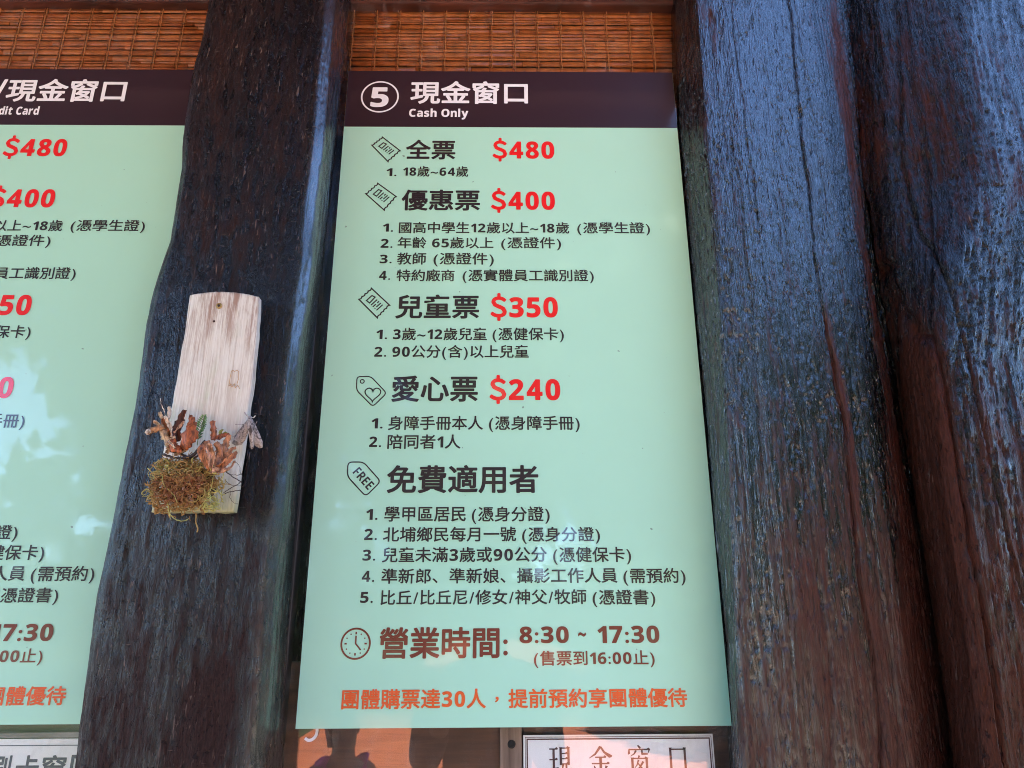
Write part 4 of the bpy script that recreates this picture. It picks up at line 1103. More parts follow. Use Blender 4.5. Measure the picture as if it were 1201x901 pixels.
    F = np.stack([i * nu2 + j, i * nu2 + jn, (i + 1) * nu2 + jn, (i + 1) * nu2 + j], -1).reshape(-1, 4)
    org = np.array([VX.mean(), 0.0, 0.0])
    me = mesh_np(name, V - org, F, True)
    bm = bmesh.new(); bm.from_mesh(me)
    bm.verts.ensure_lookup_table()
    n = len(zs)
    for ring in (range(nu2), range((n - 1) * nu2, n * nu2)):
        try:
            bm.faces.new([bm.verts[q] for q in ring])
        except Exception:
            pass
    bm.to_mesh(me); bm.free()
    at_ = me.attributes.new('wear', 'FLOAT', 'POINT')
    at_.data.foreach_set('value', wr.ravel().astype(np.float32))
    at_ = me.attributes.new('polish', 'FLOAT', 'POINT')
    at_.data.foreach_set('value', po.ravel().astype(np.float32))
    o = new_obj(name, me, mat, None, tuple(org))
    return o

o = timber('timber_post', LEFT_POST, M_POST, 31, '', 0.3, (), 180, 0.55, 0.35, 4.0, wear=((-0.09, 1.42, 0.035, 0.06, 1.3), (-0.2, 2.45, 0.08, 0.2, 0.35), (-0.15, 1.38, 0.16, 0.2, 0.5)), polish=((RIDGE, 0.011),))
tag(o, 'dark tarred timber post with a wavy left edge, carrying the pale wood slab', 'post')
o = timber('timber_log', RIGHT_LOG, M_LOG, 57, '', 0.6, ((CRACK, 0.0026, 0.009), ([(q + 0.028, z) for q, z in CRACK if z < 1.9], 0.0014, 0.004), ([(q - 0.085 + 0.02 * math.sin(z * 5), z) for q, z in CRACK if 1.3 < z < 2.0], 0.0012, 0.003)), 240, 0.5, 1.15, 12.0,
    wear=(([(q + 0.010, z) for q, z in GROOVE], 2.0, 0.014, 3.0, 0.9), ([(q + 0.006, z) for q, z in CRACK], 1.75, 0.008, 0.4, 0.8), (0.8, 1.36, 0.25, 0.30, 0.75), (0.70, 1.5, 0.02, 0.15, 0.5)))
tag(o, 'dark tarred log with a long vertical crack, right of the cash only board', 'log')
o = timber('timber_log', FAR_LOG, M_FAR, 83, '', 1.0, (([(q + 0.035, z) for q, z in GROOVE], 0.003, 0.008), ([(q + 0.10 - 0.03 * math.cos(z * 3), z) for q, z in GROOVE], 0.002, 0.006)), 250, 1.0, 1.0, 14.0,
    wear=(([(q + 0.012, z) for q, z in GROOVE], 2.1, 0.02, 0.8, 1.0), (0.95, 2.35, 0.07, 0.2, 0.35), (0.92, 1.5, 0.14, 0.28, 0.75)))
tag(o, 'rough dark log at the far right edge of the picture', 'log')

# ---------------------------------------------------------------- pale wood slab hung on the post
def slab_mat():
    t = NT('pale_slab_wood')
    g = t.noise(t.coord((330, 330, 10)), 1.0, 8, 0.75, 0.4)
    p = t.noise(t.coord((60, 60, 11), (3, 1, 2)), 1.0, 8, 0.7)
    col = t.mix(t.ramp(g, (0.40, 0.0), (0.66, 0.8)), (0.74, 0.69, 0.62), (0.52, 0.42, 0.34))
    sep = t.n('ShaderNodeSeparateXYZ'); t.l(t._tc.outputs['Object'], sep.inputs[0])
    up = t.ramp(t.math('MULTIPLY', sep.outputs['Z'], 3.0), (0.30, 0.0), (0.95, 1.0))
    st = t.math('MULTIPLY', t.ramp(t.math('ADD', t.math('MULTIPLY', p, 0.6), t.math('MULTIPLY', g, 0.4)), (0.47, 0.0), (0.57, 1.0)), up)
    col = t.mix(t.math('MULTIPLY', st, 0.8), col, (0.25, 0.105, 0.06))
    lo = t.ramp(t.math('ADD', t.math('MULTIPLY', sep.outputs['Z'], 6.0), t.math('MULTIPLY', p, 0.35)), (0.18, 1.0), (0.55, 0.0))
    col = t.mix(t.math('MULTIPLY', lo, 0.75), col, (0.28, 0.25, 0.05))
    gs = t.math('MULTIPLY', t.ramp(t.noise(t.coord((50, 50, 14), (9, 3, 7)), 1.0, 3), (0.6, 0.0), (0.72, 0.35)), t.math('SUBTRACT', 1.0, up))
    col = t.mix(gs, col, (0.30, 0.42, 0.20))
    t.base(col); t.set(Roughness=0.62)
    t.bump(t.math('ADD', g, t.math('MULTIPLY', p, 0.5)), 0.8, 0.0016)
    return t.m
sz_keys = [1.6805, 1.74, 1.8239, 1.8741, 1.94, 1.9960]
lx = [-0.1854, -0.1830, -0.1796, -0.1776, -0.1768, -0.1770]
rx = [-0.0758, -0.0752, -0.0728, -0.0714, -0.0724, -0.0760]
nu, nz = 41, 121
vs, fs = [], []
org = Vector((-0.128, -0.110, 1.6805))
for side in (0, 1):
    for j in range(nz):
        v_ = j / (nz - 1)
        for i in range(nu):
            u_ = i / (nu - 1)
            top = 1.9975 + 0.0035 * (1 - (2 * u_ - 0.85) ** 2) + 0.0008 * noise(u_ * 30, 0.0, 3)
            bot = 1.6805 + 0.0012 * noise(u_ * 25, 1.0, 4)
            z = bot + (top - bot) * v_
            a, b = np.interp(z, sz_keys, lx), np.interp(z, sz_keys, rx)
            a += 0.0012 * (noise(z * 60, 2.0, 5) - 0.5); b += 0.0012 * (noise(z * 60, 7.0, 6) - 0.5)
            x = a + (b - a) * u_
            crown = 0.0075 * (1 - (2 * u_ - 1) ** 2)
            y = -0.1155 - crown if side == 0 else -0.103 - 0.3 * crown
            if side == 0:
                y -= 0.0012 * float(fbm(x * 180, z * 8, 9, 3) - 0.5)
            vs.append((x - org.x, y - org.y, z - org.z))
N1 = nu * nz
for j in range(nz - 1):
    for i in range(nu - 1):
        a = j * nu + i
        fs.append((a, a + 1, a + nu + 1, a + nu))
        fs.append((N1 + a, N1 + a + nu, N1 + a + nu + 1, N1 + a + 1))
for i in range(nu - 1):
    fs.append((i, N1 + i, N1 + i + 1, i + 1))
    a = (nz - 1) * nu + i
    fs.append((a, a + 1, N1 + a + 1, N1 + a))
for j in range(nz - 1):
    a = j * nu
    fs.append((a, a + nu, N1 + a + nu, N1 + a))
    a = j * nu + nu - 1
    fs.append((a, N1 + a, N1 + a + nu, a + nu))
slab = new_obj('wood_slab', mesh_np('wood_slab', vs, fs, False), slab_mat(), None, org)
for p_ in slab.data.polygons:
    p_.use_smooth = abs(p_.normal.y) > 0.6
tag(slab, 'pale curved wood slab screwed to the left post, holding moss and dried flowers', 'wood slab')
def on_slab(name, mb, mat, smooth=True):
    o = mb.build(name, mat, slab, smooth)
    o.location = -Vector(org)
    return o
m = MB()
c = at(257, 359, -0.1235)
m.tube([c + Vector((0, 0.002, 0)), c + Vector((0, -0.0012, 0)), c + Vector((0, -0.0014, 0))], [0.0046, 0.0044, 0.0036], 16)
on_slab('screw_washer', m, plain('brass_washer', (0.42, 0.27, 0.10), 0.45, Metallic=0.6))
m = MB(); m.tube([c + Vector((0, -0.0012, 0)), c + Vector((0, -0.0022, 0))], [0.0021, 0.0017], 12)
on_slab('screw', m, plain('dark_screw', (0.06, 0.045, 0.04), 0.4, Metallic=0.7))
m = MB(); c = at(251, 377, -0.1228)
m.tube([c + Vector((0, 0.001, 0)), c + Vector((0, -0.0006, 0))], [0.0021, 0.0017], 9)
on_slab('nail_hole', m, plain('nail_rust', (0.05, 0.012, 0.008), 0.8))
# faint burnt brand mark: square outline with a squiggle under it
m = MB()
def mark(pts, wd):
    P_ = [at(a, b, -0.1228) for a, b in pts]
    for p0, p1 in zip(P_[:-1], P_[1:]):
        m.tube([p0, p1], wd, 5)
mark([(271.5, 435), (270, 443), (269, 450), (272, 451)], 0.00045)
mark([(271, 436), (273, 434), (275, 436), (278, 434), (280, 436), (280, 444), (278, 450)], 0.00045)
mark([(268, 453), (270, 451), (272, 454), (275, 450), (276, 455), (279, 452), (281, 456)], 0.00045)
on_slab('brand_mark', m, plain('ochre_mark', (0.50, 0.30, 0.14), 0.8), False)

# ---------------------------------------------------------------- moss clump and dried plants
M_MOSS = tinted('moss_strands', (0.20, 0.055, 0.018), (0.38, 0.20, 0.060), 0.75, 200, (0.48, 0.43, 0.12))
NC = at(223, 570, -0.135)
def moss():
    r = random.Random(41)
    root = empty('moss_clump', 'tangled brown and olive moss clump at the bottom of the pale wood slab', 'moss', NC)
    core = bmesh.new()
    bmesh.ops.create_icosphere(core, subdivisions=4, radius=1.0)
    for v in core.verts:
        d = 0.80 + 0.16 * (float(fbm(v.co.x * 3 + 5, v.co.z * 3 + v.co.y * 2, 3, 3)) - 0.5)
        v.co = Vector((v.co.x * 0.043, v.co.y * 0.026, v.co.z * 0.034)) * d
    me = bpy.data.meshes.new('moss_core'); core.to_mesh(me); core.free()
    for q in me.polygons: q.use_smooth = True
    new_obj('moss_core', me, plain('moss_core_brown', (0.045, 0.018, 0.008), 0.95), root)
    mb = MB()
    for k in range(1050):
        while True:
            x, z = r.uniform(-1, 1), r.uniform(-1, 1)
            lump = 0.80 + 0.45 * float(noise(x * 2.6 + 9, z * 2.6 + 4, 77))
            q = (abs(x) ** 2.8 + abs(z * (1.15 if z > 0 else 1.0)) ** 2.8) ** (1 / 2.8) / lump
            if q < 1 and r.random() < 0.25 + float(noise(x * 5 + 3, z * 5, 78)): break
        # squarish lumpy clump, flat on top
        sx_, sz_ = 0.0455, 0.037
        y = -math.sqrt(max(0.0, 1 - q * q)) * 0.028 * r.uniform(0.75, 1.15) - 0.006 * float(noise(x * 4, z * 4, 79))
        p = Vector((x * sx_, y, z * sz_))
        d = Vector((r.gauss(0, 1), r.gauss(0, 0.35), r.gauss(0, 1))).normalized()
        tw = r.uniform(-0.9, 0.9)
        pts = []
        n = r.randint(4, 9)
        step = r.uniform(0.0016, 0.0034)
        for i in range(n):
            pts.append(p.copy())
            p = p + d * step
            ang = tw + r.gauss(0, 0.55)
            ca_, sa_ = math.cos(ang), math.sin(ang)
            d = Vector((d.x * ca_ - d.z * sa_, d.y + r.gauss(0, 0.22), d.x * sa_ + d.z * ca_)).normalized()
            e = (p.x / sx_) ** 2 + (p.z / sz_) ** 2
            if e > 1.35:
                d = (d * 0.5 - Vector((p.x, 0, p.z)).normalized() * 0.7).normalized()
            fl = -math.sqrt(max(0.0, 1 - min(1, e))) * 0.026
            if p.y > fl: p.y = fl
        side = min(1, abs(x) ** 1.5 + max(0, -0.2 - z) * 0.25)
        t = 0.20 + 0.60 * side + 0.9 * (float(noise(x * 2.2 + 20, z * 2.2, 80)) - 0.45) + r.uniform(-0.15, 0.25)
        rad = r.choice((0.00032, 0.00045, 0.0006, 0.0008, 0.0011))
        mb.tube(pts, [rad] * (len(pts) - 1) + [rad * 0.5], 4, min(1, max(0, t)))
    mb.build('moss_strands', M_MOSS, root, True)
    # small crumbly leaves in the reddish middle
    cr_ = MB()
    for k in range(420):
        a = r.uniform(0, 2 * math.pi); q = math.sqrt(r.random()) * 0.75
        p = Vector((0.004 + q * math.cos(a) * 0.034, -0.024 - 0.008 * (1 - q) + r.uniform(-0.003, 0.002), -0.006 + q * math.sin(a) * 0.028))
        s_ = r.uniform(0.0010, 0.0026)
        e1 = Vector((r.gauss(0, 1), r.gauss(0, 0.6), r.gauss(0, 1))).normalized() * s_
        e2 = e1.cross(Vector((r.gauss(0, 0.3), -1, r.gauss(0, 0.3)))).normalized() * s_ * 0.6
        up = e1.cross(e2).normalized() * s_ * 0.35
        cr_.add([p - e1, p - e2 + up, p + e1, p + e2 + up, p - up * 0.6], [(0, 1, 4), (1, 2, 4), (2, 3, 4), (3, 0, 4), (0, 3, 2, 1)], r.random())
    cr_.build('dry_bract', tinted('dry_bracts', (0.22, 0.055, 0.022), (0.36, 0.125, 0.045), 0.7, 300, (0.42, 0.25, 0.17)), root)
    # longer roots hanging out of the clump
    rt = MB()
    def wig(px, y, rad, t, taper=True, seed=0):
        rr = random.Random(seed)
        P_ = [at(a, b, y) - NC for a, b in px]
        out = []
        for i in range(len(P_) - 1):
            p0, p1, p2, p3 = [P_[max(0, min(len(P_) - 1, j))] for j in (i - 1, i, i + 1, i + 2)]
            for k in range(5):
                w_ = k / 5
                q = 0.5 * (2 * p1 + (p2 - p0) * w_ + (2 * p0 - 5 * p1 + 4 * p2 - p3) * w_ ** 2 + (3 * p1 - p0 - 3 * p2 + p3) * w_ ** 3)
                out.append(q + Vector((rr.gauss(0, 0.0002), rr.gauss(0, 0.0004), rr.gauss(0, 0.0002))))
        out.append(P_[-1])
        n = len(out)
        rt.tube(out, [rad * (1 - (0.5 * i / n if taper else 0)) for i in range(n)], 5, t)
    wig([(181, 558), (183, 568), (192, 580), (197, 592), (198, 600), (203, 607), (211, 611), (219, 610), (221, 608)], -0.158, 0.00095, 0.95, True, 1)
    wig([(198, 601), (200, 608), (201, 610)], -0.158, 0.0005, 0.9, True, 2)
    wig([(173, 549), (180, 555), (192, 556), (203, 556), (213, 553), (226, 548)], -0.166, 0.0008, 0.7, True, 3)
    wig([(186, 540), (178, 548), (174, 557), (182, 566)], -0.162, 0.0007, 0.75, True, 4)
    wig([(205, 541), (201, 549), (192, 552), (185, 549)], -0.165, 0.0007, 0.6, True, 5)
    wig([(243, 536), (246, 548), (251, 556), (259, 551), (262, 558), (258, 567)], -0.163, 0.0009, 0.95, True, 6)
    wig([(230, 602), (230, 612), (232, 621), (231, 624)], -0.135, 0.0009, 0.55, False, 7)
    wig([(222, 606), (223, 611)], -0.15, 0.0006, 0.3, True, 8)
    wig([(190, 558), (192, 568), (203, 580), (208, 590)], -0.168, 0.0007, 0.9, True, 9)
    wig([(250, 560), (247, 575), (240, 588), (233, 597)], -0.165, 0.0006, 0.85, True, 10)
    rt.build('root', M_MOSS, root, True)
    dk = MB(); rt = dk
    return root, dk
moss_root, _ = moss()
rt2 = MB()
def curve_pts(px, y, seed=0, j=0.0003, sub=5):
    rr = random.Random(seed)
    P_ = [at(a, b, y if not hasattr(y, '__len__') else y[i]) for i, (a, b) in enumerate(px)]
    out = []
    for i in range(len(P_) - 1):
        p0, p1, p2, p3 = [P_[max(0, min(len(P_) - 1, q))] for q in (i - 1, i, i + 1, i + 2)]
        for k in range(sub):
            w_ = k / sub
            q = 0.5 * (2 * p1 + (p2 - p0) * w_ + (2 * p0 - 5 * p1 + 4 * p2 - p3) * w_ ** 2 + (3 * p1 - p0 - 3 * p2 + p3) * w_ ** 3)
            out.append(q + Vector((rr.gauss(0, j), rr.gauss(0, j), rr.gauss(0, j))))
    out.append(P_[-1])
    return out
for k, (px, rad) in enumerate((([(258, 549), (267, 555), (276, 561), (283, 566)], 0.00065), ([(262, 552), (272, 557), (281, 557), (284, 555)], 0.0004),
                               ([(262, 578), (270, 573), (279, 568), (283, 564)], 0.0005), ([(261, 580), (271, 577), (283, 575)], 0.00055),
                               ([(275, 541), (281, 547), (282, 556)], 0.0003), ([(283, 556), (288, 566), (283, 572)], 0.00028),
                               ([(271, 576), (270, 584), (274, 590), (279, 591)], 0.0003), ([(264, 563), (272, 569), (283, 570)], 0.0003))):
    p_ = curve_pts(px, -0.131, k + 30)
    rt2.tube(p_, rad, 5)
o = rt2.build('dark_rootlet', plain('dark_rootlets', (0.05, 0.022, 0.018), 0.8), moss_root, True); o.location = -Vector(NC)
tw = MB()
tw.tube(curve_pts([(192, 533), (204, 537), (216, 537), (226, 534), (234, 526), (241, 517)], -0.158, 61), [0.0016] * 10 + [0.0022] * 16, 6)
tw.tube(curve_pts([(198, 529), (212, 533), (228, 537), (238, 530)], -0.154, 62), 0.0012, 6)
tw.tube(curve_pts([(218, 540), (230, 531), (239, 522)], -0.150, 63), 0.0022, 6)
o = tw.build('dark_twig', plain('dark_twigs', (0.040, 0.026, 0.024), 0.75), moss_root, True); o.location = -Vector(NC)

def petal(mb, px, widths, ys, roll=0.0, cup=0.35, t=0.5, seed=0, nw=7):
    """curled papery strip along a line, cupped across its width"""
    rr = random.Random(seed)
    P_ = curve_pts(px, ys, seed, 0.00015, 6)
    n = len(P_)
    wd = np.interp(np.linspace(0, len(widths) - 1, n), np.arange(len(widths)), widths)
    v = []
    for i, p in enumerate(P_):
        d = (P_[min(i + 1, n - 1)] - P_[max(0, i - 1)]).normalized()
        side = d.cross(Vector((0, -1, 0)))
        if side.length < 1e-3: side = Vector((1, 0, 0))
        side.normalize()
        nn = side.cross(d).normalized()
        a = roll + 0.15 * math.sin(i * 0.9 + seed)
        s2 = side * math.cos(a) + nn * math.sin(a); n2 = nn * math.cos(a) - side * math.sin(a)
        jl, jr = rr.uniform(0.72, 1.18), rr.uniform(0.72, 1.18)
        for k in range(nw):
            w_ = (k / (nw - 1) - 0.5) * 2
            je = jl if w_ < 0 else jr
            ro_ = 0.0009 * math.sin(3.1 * w_ * (1 + 0.3 * math.sin(seed)) + 0.55 * i + seed)
            v.append(p + s2 * (w_ * je * wd[i] / 2) + n2 * (cup * wd[i] * (w_ * w_ - 0.4) + ro_) + n2 * rr.gauss(0, 0.0003))
    f = []
    for i in range(n - 1):
        for k in range(nw - 1):
            f.append((i * nw + k, i * nw + k + 1, (i + 1) * nw + k + 1, (i + 1) * nw + k))
    mb.add(v, f, t)

def solid(o, th=0.0005):
    q = o.modifiers.new('thickness', 'SOLIDIFY'); q.thickness = th; q.offset = 0
    return o
def dried(name, c0, c1, c2):
    t = NT(name)
    a = t.n('ShaderNodeAttribute', attribute_name='tint')
    col = t.ramp(a.outputs['Fac'], (0.0, c0), (0.5, c1), (1.0, c2))
    v = t.noise(t.coord((260, 260, 90)), 1.0, 4, 0.6)
    col = t.mix(1.0, col, t.ramp(v, (0.36, 0.28), (0.66, 1.5)), 'MULTIPLY')
    t.base(col); t.set(Roughness=0.6)
    t.set(Subsurface_Weight=0.0)
    t.bump(v, 0.5, 0.0006)
    return t.m
M_PALE = dried('pale_dried_petals', (0.30, 0.095, 0.038), (0.46, 0.27, 0.13), (0.66, 0.52, 0.42))
M_RUST = dried('rusty_dried_leaf', (0.10, 0.032, 0.016), (0.34, 0.075, 0.018), (0.45, 0.13, 0.04))
M_PAPER = dried('papery_dried_petals', (0.26, 0.065, 0.028), (0.44, 0.155, 0.060), (0.56, 0.29, 0.17))

def thing_at(name, px, py, y, label, cat, group=None):
    return empty(name, label, cat, at(px, py, y), group)
def child(mb, name, mat, root, th=0.0006):
    o = mb.build(name, mat, root, True)
    o.location = -Vector(root.location)
    if th: solid(o, th)
    return o
G = 'dried flowers tucked into the moss clump'
r1 = thing_at('dried_flower', 197, 526, -0.150, 'pale tan dried flower with tube shaped petals, left of the rusty leaf', 'dried flower', G)
m = MB(); petal(m, [(199, 526), (196, 518), (191, 508), (187, 499)], [0.006, 0.010, 0.011, 0.007], -0.155, 0.1, -0.45, 0.55, 1); child(m, 'petal', M_PALE, r1)
m = MB(); petal(m, [(190, 499), (185, 502), (178, 504), (172, 507)], [0.008, 0.0085, 0.009, 0.007], -0.162, 0.0, -0.5, 0.25, 2); child(m, 'petal', M_PALE, r1)
m = MB(); petal(m, [(176, 504.5), (173, 506), (171, 507.5)], [0.006, 0.007, 0.005], -0.164, 0.0, -0.5, 1.0, 3); child(m, 'petal', M_PALE, r1)
m = MB(); petal(m, [(200, 516), (198, 506), (194, 496), (190, 489)], [0.007, 0.010, 0.008, 0.003], -0.152, 0.2, 0.4, 0.05, 4); child(m, 'petal', M_PALE, r1)
m = MB(); petal(m, [(202, 512), (200, 502), (196, 492), (193, 488)], [0.003, 0.005, 0.006, 0.003], -0.157, 0.3, 0.3, 0.95, 5); child(m, 'petal', M_PALE, r1)
m = MB(); petal(m, [(197, 491), (198, 484), (198, 477)], [0.004, 0.006, 0.004], -0.152, 0.0, -0.5, 0.85, 6); child(m, 'petal', M_PALE, r1)
m = MB(); petal(m, [(190, 491), (188, 487), (186, 484)], [0.004, 0.006, 0.004], -0.156, 0.4, -0.5, 0.6, 7); child(m, 'petal', M_PALE, r1)
m = MB(); petal(m, [(187, 499), (182, 495), (180, 494)], [0.004, 0.005, 0.003], -0.158, 0.2, 0.5, 0.7, 8); child(m, 'petal', M_PALE, r1)
m = MB(); m.tube(curve_pts([(194, 489), (192, 480), (188.5, 473), (188, 467)], -0.154, 9), [0.0007] * 8 + [0.0004] * 8, 5, 0.8); child(m, 'tendril', M_PALE, r1, 0)
m = MB(); petal(m, [(196, 521), (201, 516), (206, 512)], [0.004, 0.005, 0.002], -0.160, 0.0, 0.4, 0.7, 10); petal(m, [(198, 517), (203, 523), (205, 526)], [0.002, 0.003, 0.002], -0.164, 0.0, 0.4, 0.7, 11); child(m, 'petal', M_PALE, r1)
m = MB()
petal(m, [(199, 524), (198, 529), (195, 532)], [0.006, 0.008, 0.004], -0.158, 0.0, 0.4, 0.45, 12)
petal(m, [(204, 534), (212, 531), (221, 527)], [0.005, 0.007, 0.003], -0.158, 0.5, 0.4, 0.35, 13)
child(m, 'petal', M_PALE, r1)

r2 = thing_at('dried_leaf', 214, 527, -0.148, 'cupped rusty orange dried leaf in the middle of the moss clump', 'dried leaf')
m = MB(); petal(m, [(212, 527), (217, 519), (222, 506), (224, 495), (223, 487)], [0.010, 0.021, 0.022, 0.013, 0.003], [-0.152, -0.162, -0.163, -0.157, -0.152], 0.15, -0.25, 0.62, 21, 9); child(m, 'leaf_blade', M_RUST, r2)
m = MB(); petal(m, [(209, 518), (207, 505), (212, 492), (217, 481)], [0.008, 0.012, 0.010, 0.005], -0.147, -0.3, 0.3, 0.05, 22, 7); child(m, 'leaf_blade', M_RUST, r2)
m = MB(); petal(m, [(204, 514), (202, 520), (205, 526), (214, 529)], [0.006, 0.011, 0.012, 0.006], -0.160, 0.1, -0.3, 0.55, 23); child(m, 'leaf_blade', M_RUST, r2)
m = MB(); petal(m, [(204, 508), (211, 500), (216, 494)], [0.003, 0.004, 0.002], -0.158, 0.2, 0.3, 0.95, 24); child(m, 'leaf_edge', M_PAPER, r2)

r3 = thing_at('dried_flower', 255, 547, -0.150, 'papery orange brown dried flower right of the rusty leaf, below the moth', 'dried flower', G)
P3 = [([(249, 516), (250, 507), (249.5, 500), (249, 494)], [0.006, 0.008, 0.007, 0.006], -0.150, 0.0, -0.5, 0.2),
      ([(250, 552), (243, 543), (238, 530), (241, 521), (247, 519)], [0.006, 0.010, 0.013, 0.010, 0.004], [-0.156, -0.166, -0.170, -0.164, -0.158], 0.3, 0.35, 0.55),
      ([(247, 549), (249, 538), (246, 527), (244, 520)], [0.005, 0.009, 0.009, 0.004], -0.172, -0.2, 0.4, 0.8),
      ([(252, 552), (254, 540), (257, 528), (252, 520)], [0.005, 0.011, 0.012, 0.007], -0.164, 0.2, -0.3, 0.6),
      ([(252, 553), (261, 553), (270, 549), (275, 541)], [0.004, 0.006, 0.007, 0.003], [-0.168, -0.173, -0.170, -0.163], 0.7, 0.35, 0.75),
      ([(250, 550), (259, 547), (266, 541), (273, 535), (278, 530)], [0.005, 0.008, 0.008, 0.007, 0.003], [-0.160, -0.169, -0.171, -0.167, -0.160], -0.6, 0.4, 0.45),
      ([(256, 544), (263, 537), (270, 528), (277, 525)], [0.005, 0.008, 0.007, 0.003], -0.160, 0.5, -0.4, 0.65),
      ([(262, 540), (262, 528), (265, 518), (270, 510)], [0.006, 0.010, 0.010, 0.004], -0.154, 0.0, -0.35, 0.6),
      ([(248, 515), (256, 513), (263, 511), (269, 509)], [0.004, 0.008, 0.006, 0.003], -0.150, 0.2, 0.3, 0.05),
      ([(247, 555), (251, 552), (257, 550)], [0.003, 0.006, 0.003], -0.172, 0.2, 0.35, 0.95),
      ([(258, 546), (258, 538), (261, 533)], [0.009, 0.012, 0.008], -0.152, 0.2, -0.3, 0.1)]
for k, (px, wd, ys, ro, cu, t) in enumerate(P3):
    m = MB(); petal(m, px, wd, ys, ro, cu, t, 40 + k); child(m, 'petal', M_PAPER, r3)

r4 = thing_at('fern_sprig', 232, 522, -0.140, 'small light green fern sprig between the two dried flowers on the slab', 'fern')
m = MB()
stem = curve_pts([(231, 523), (233, 510), (237, 498), (240, 488)], -0.141, 71)
m.tube(stem, 0.0006, 5)
child(m, 'stem', plain('fern_stem', (0.13, 0.20, 0.06), 0.6), r4, 0)
m = MB()
for k in range(3, len(stem) - 1):
    p = stem[k]
    ln_ = 0.011 * math.sin(math.pi * (0.15 + 0.8 * k / len(stem)))
    for sg in (-1, 1):
        q = p + Vector((sg * ln_ * 0.75, -0.002, ln_ * 0.55))
        mid = (p + q) / 2 + Vector((0, -0.0012, 0.0006))
        sd = Vector((0.4, 0, -sg * 0.5)).normalized() * 0.0013
        m.add([p, mid + sd, q, mid - sd], [(0, 1, 2, 3)], random.random())
child(m, 'frond', tinted('fern_green', (0.12, 0.24, 0.07), (0.24, 0.38, 0.14), 0.6, 200), r4, 0.0003)
m = MB(); petal(m, [(257, 512), (259, 507), (262, 504)], [0.002, 0.005, 0.002], -0.148, 0, 0.3, 0.5, 88); petal(m, [(258, 512), (263, 509), (266, 507)], [0.002, 0.004, 0.002], -0.148, 0, 0.3, 0.6, 89)
o = child(m, 'green_shoot', plain('shoot_green', (0.24, 0.25, 0.06), 0.6), r4, 0.0003)

# moth
def moth_mat():
    t = NT('moth_wing_scales')
    n1 = t.noise(t.coord((150, 150, 120), (2, 0, 1)), 1.0, 3, 0.6, 1.2)
    n2 = t.noise(t.coord((600, 600, 500)), 1.0, 3)
    col = t.ramp(n1, (0.36, (0.060, 0.040, 0.036)), (0.45, (0.26, 0.20, 0.18)), (0.56, (0.44, 0.36, 0.33)), (0.70, (0.24, 0.17, 0.15)))
    col = t.mix(1.0, col, t.ramp(n2, (0.3, 0.7), (0.7, 1.25)), 'MULTIPLY')
    t.base(col); t.set(Roughness=0.8)
    return t.m
M_MOTH = moth_mat()
rm = thing_at('moth', 294, 506, -0.128, 'grey brown moth with mottled wings on the right edge of the pale slab', 'moth')
m = MB()
bp = curve_pts([(293, 488), (293, 493), (294, 502), (295, 512), (295.5, 521), (295.5, 527)], [-0.131, -0.134, -0.136, -0.134, -0.130, -0.127], 91, 0.0)
m.tube(bp, list(np.interp(np.linspace(0, 1, len(bp)), [0, 0.08, 0.18, 0.35, 0.6, 0.9, 1], [0.0008, 0.0026, 0.0030, 0.0044, 0.0034, 0.0020, 0.0008])), 12)
child(m, 'body', M_MOTH, rm, 0)
def wing(pts, ys):
    P_ = [at(a, b, y) for (a, b), y in zip(pts, ys)]
    c_ = sum(P_, Vector()) / len(P_) + Vector((0, -0.0012, 0))
    q = MB(); n = len(P_)
    md = [(p + c_) / 2 + Vector((0, -0.0009, 0)) for p in P_]
    f = [(i, (i + 1) % n, n + (i + 1) % n, n + i) for i in range(n)] + [(n + i, n + (i + 1) % n, 2 * n) for i in range(n)]
    q.add(P_ + md + [c_], f)
    return q
child(wing([(296, 491), (300, 499), (304.5, 509), (308, 518), (308, 525), (304.5, 526), (299, 523), (296, 515), (294, 505), (294, 497)], [-0.134, -0.131, -0.128, -0.124, -0.122, -0.122, -0.125, -0.130, -0.134, -0.135]), 'forewing', M_MOTH, rm, 0.0004)
child(wing([(291, 491), (286, 498), (280, 505), (275, 512), (272, 520), (276, 523), (283, 522), (288, 516), (291, 507), (292, 498)], [-0.134, -0.132, -0.1295, -0.128, -0.127, -0.127, -0.128, -0.131, -0.134, -0.135]), 'forewing', M_MOTH, rm, 0.0004)
for px in ([(294.5, 489), (297, 490), (299.5, 487.5)], [(291.5, 489), (289, 487), (287, 484)]):
    m = MB(); m.tube(curve_pts(px, -0.134, 5, 0), [0.0005] * 5 + [0.0008] * 6, 5); child(m, 'antenna', plain('moth_antenna', (0.55, 0.48, 0.45), 0.7) if px[0][0] > 293 else M_MOTH, rm, 0)
for px in ([(290, 497), (284, 498), (276, 498)], [(290, 502), (281, 508), (272, 513)], [(298, 499), (300, 497), (301.5, 494)]):
    m = MB(); m.tube(curve_pts(px, -0.128, 6, 0), 0.00035, 5); child(m, 'leg', M_MOTH, rm, 0)

